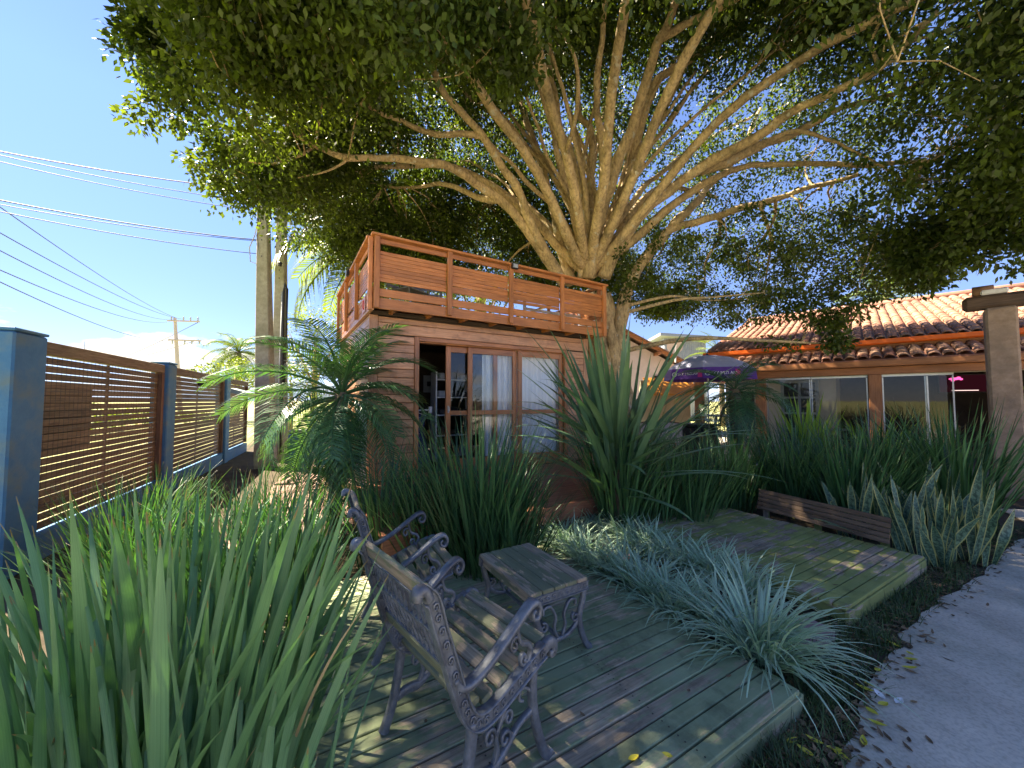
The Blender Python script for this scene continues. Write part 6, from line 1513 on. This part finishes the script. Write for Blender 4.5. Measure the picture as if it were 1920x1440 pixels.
# ------------------------------------------------------------------ grass, litter, fallen leaves
random.seed(77)
strip = []
def strip_pt():
    i = random.randrange(len(dense) - 1); e_ = Vector((*dense[i], 0)); off = random.random() ** .8
    w = .42 + .2 * random.random(); inward = Vector((-.80, .30, 0)); return e_ + inward * (w * off) + Vector((random.gauss(.02, .03), random.gauss(0, .03), 0)), off
def on_deck(p):
    for C_, L_, D_ in ((C1, 2.35, 2.55), (C2, 1.74, 2.65)):
        r = Vector((p.x - C_.x, p.y - C_.y, 0)); u_, v_ = r.dot(U60), r.dot(V60)
        if -L_ < u_ < .03 and -.01 < v_ < D_: return True
    return False
mb = MB()
for k in range(11000):
    p, off = strip_pt()
    if off < .1 and random.random() < .6: continue
    if mnoise.noise(p * 4) < -.12 and random.random() < .85: continue
    if on_deck(p): continue
    az = random.uniform(0, 6.28); L = random.uniform(.04, .14)
    P = blade_path(p, az, random.uniform(.2, 1.0), L, random.uniform(.2, 1.2), 2); mb.ribbon(P, [.0045, .004, .0008], side_of(az), 0)
tag(mb.build('grass_strip', M['lawn']), 'sparse short grass between the decks and the concrete path', 'grass', kind='stuff')
def flat_leaf(mb, p, L, W, az, curl, z=0.006, tilt=0.0):
    h = Vector((math.sin(az), math.cos(az), 0)); s_ = Vector((h.y, -h.x, 0)); up = Vector((0, 0, 1)); vs = []
    prof = [(0, .05), (.2, .7), (.45, 1), (.7, .8), (.9, .35), (1, .02)]
    for f, w in prof:
        c_ = p + h * (L * f) + up * (z + curl * L * (f - .5) ** 2 + tilt * f * L); vs += [c_ - s_ * (W * w / 2) + up * (curl * W * w * .4), c_, c_ + s_ * (W * w / 2) + up * (curl * W * w * .4)]
    fs = [(i * 3 + j, i * 3 + j + 1, i * 3 + j + 4, i * 3 + j + 3) for i in range(5) for j in range(2)]; mb.add(vs, fs)
mb = MB()
for k in range(2200):
    p, off = strip_pt(); 
    if random.random() < .22: p = p + Vector((random.random() ** 2 * .35, -.1 * random.random(), 0))
    if on_deck(p): continue
    flat_leaf(mb, p, random.uniform(.025, .06), random.uniform(.012, .025), random.uniform(0, 6.28), random.uniform(.1, 1.0), .014, random.uniform(-.1, .3))
for k in range(260):
    i = random.randrange(2); v_ = random.uniform(.1, 2.4); p = at_dk(random.uniform(.05, 1.1), v_); flat_leaf(mb, p, random.uniform(.03, .06), .02, random.uniform(0, 6.28), random.uniform(.1, .8), .03, .1)
tag(mb.build('leaf_litter', M['litter']), 'brown leaf litter scattered along the path edge', 'leaf litter', kind='stuff')
yl = [(1585, 1245), (1640, 1290), (1690, 1215), (1694, 1235), (1625, 1350), (1618, 1382), (1528, 1422), (1545, 1400), (1595, 1430), (1690, 1252), (1560, 1270), (1640, 1300), (1665, 1320), (1475, 1395), (1650, 1255), (1622, 1325), (1700, 1222), (1580, 1410)]
for x, y in yl:
    mb = MB(); p = onz(x, y, .02); flat_leaf(mb, Vector(), random.uniform(.055, .08), random.uniform(.025, .035), random.uniform(0, 6.28), random.uniform(.2, .9), .004, random.uniform(0, .2))
    tag(mb.build('fallen_leaf', M['yellow_leaf'], None, loc=(p.x, p.y, .016)), 'yellow fallen leaf lying along the edge of the concrete path', 'leaf', 'yellow leaves fallen by the path')
for x, y in [(1262, 1424), (1178, 1430), (1392, 980), (1520, 1030), (1300, 985), (1345, 1005), (1600, 1035), (1440, 1000), (960, 1140), (1490, 975)]:
    z = DZ if x < 1290 and y > 1100 else .15; p = onz(x, y, z + .004); mb = MB(); flat_leaf(mb, Vector(), random.uniform(.04, .06), .024, random.uniform(0, 6.28), .6, .006, .1)
    tag(mb.build('fallen_leaf', M['yellow_leaf'], None, loc=(p.x, p.y, z + .004)), 'yellow green fallen leaf lying on deck boards', 'leaf', 'leaves fallen on the decks')
mb = MB()
for k in range(60):
    d_, (L_, D_), z = random.choice([(C1, (2.2, 2.4), DZ), (C2, (1.65, 2.5), .15)])
    p = Vector((d_.x, d_.y, 0)) - U60 * random.uniform(.05, L_) + V60 * random.uniform(.05, D_); flat_leaf(mb, p, random.uniform(.02, .05), .015, random.uniform(0, 6.28), .6, z + .006, .1)
tag(mb.build('deck_litter', M['litter']), 'small brown leaf bits scattered over the deck boards', 'leaf litter', kind='stuff')
# bird droppings and bits of paper
for i, (x, y) in enumerate([(1660, 1315), (1680, 1322)]):
    p = onz(x, y, .014); mb = MB(); flat_leaf(mb, Vector(), .06, .035, i * 1.2, .5, .004, .15); tag(mb.build('paper_scrap', M['white'], None, loc=(p.x, p.y, .014)), ['left of two white paper scraps on the path edge', 'right of two white paper scraps on the path edge'][i], 'paper')
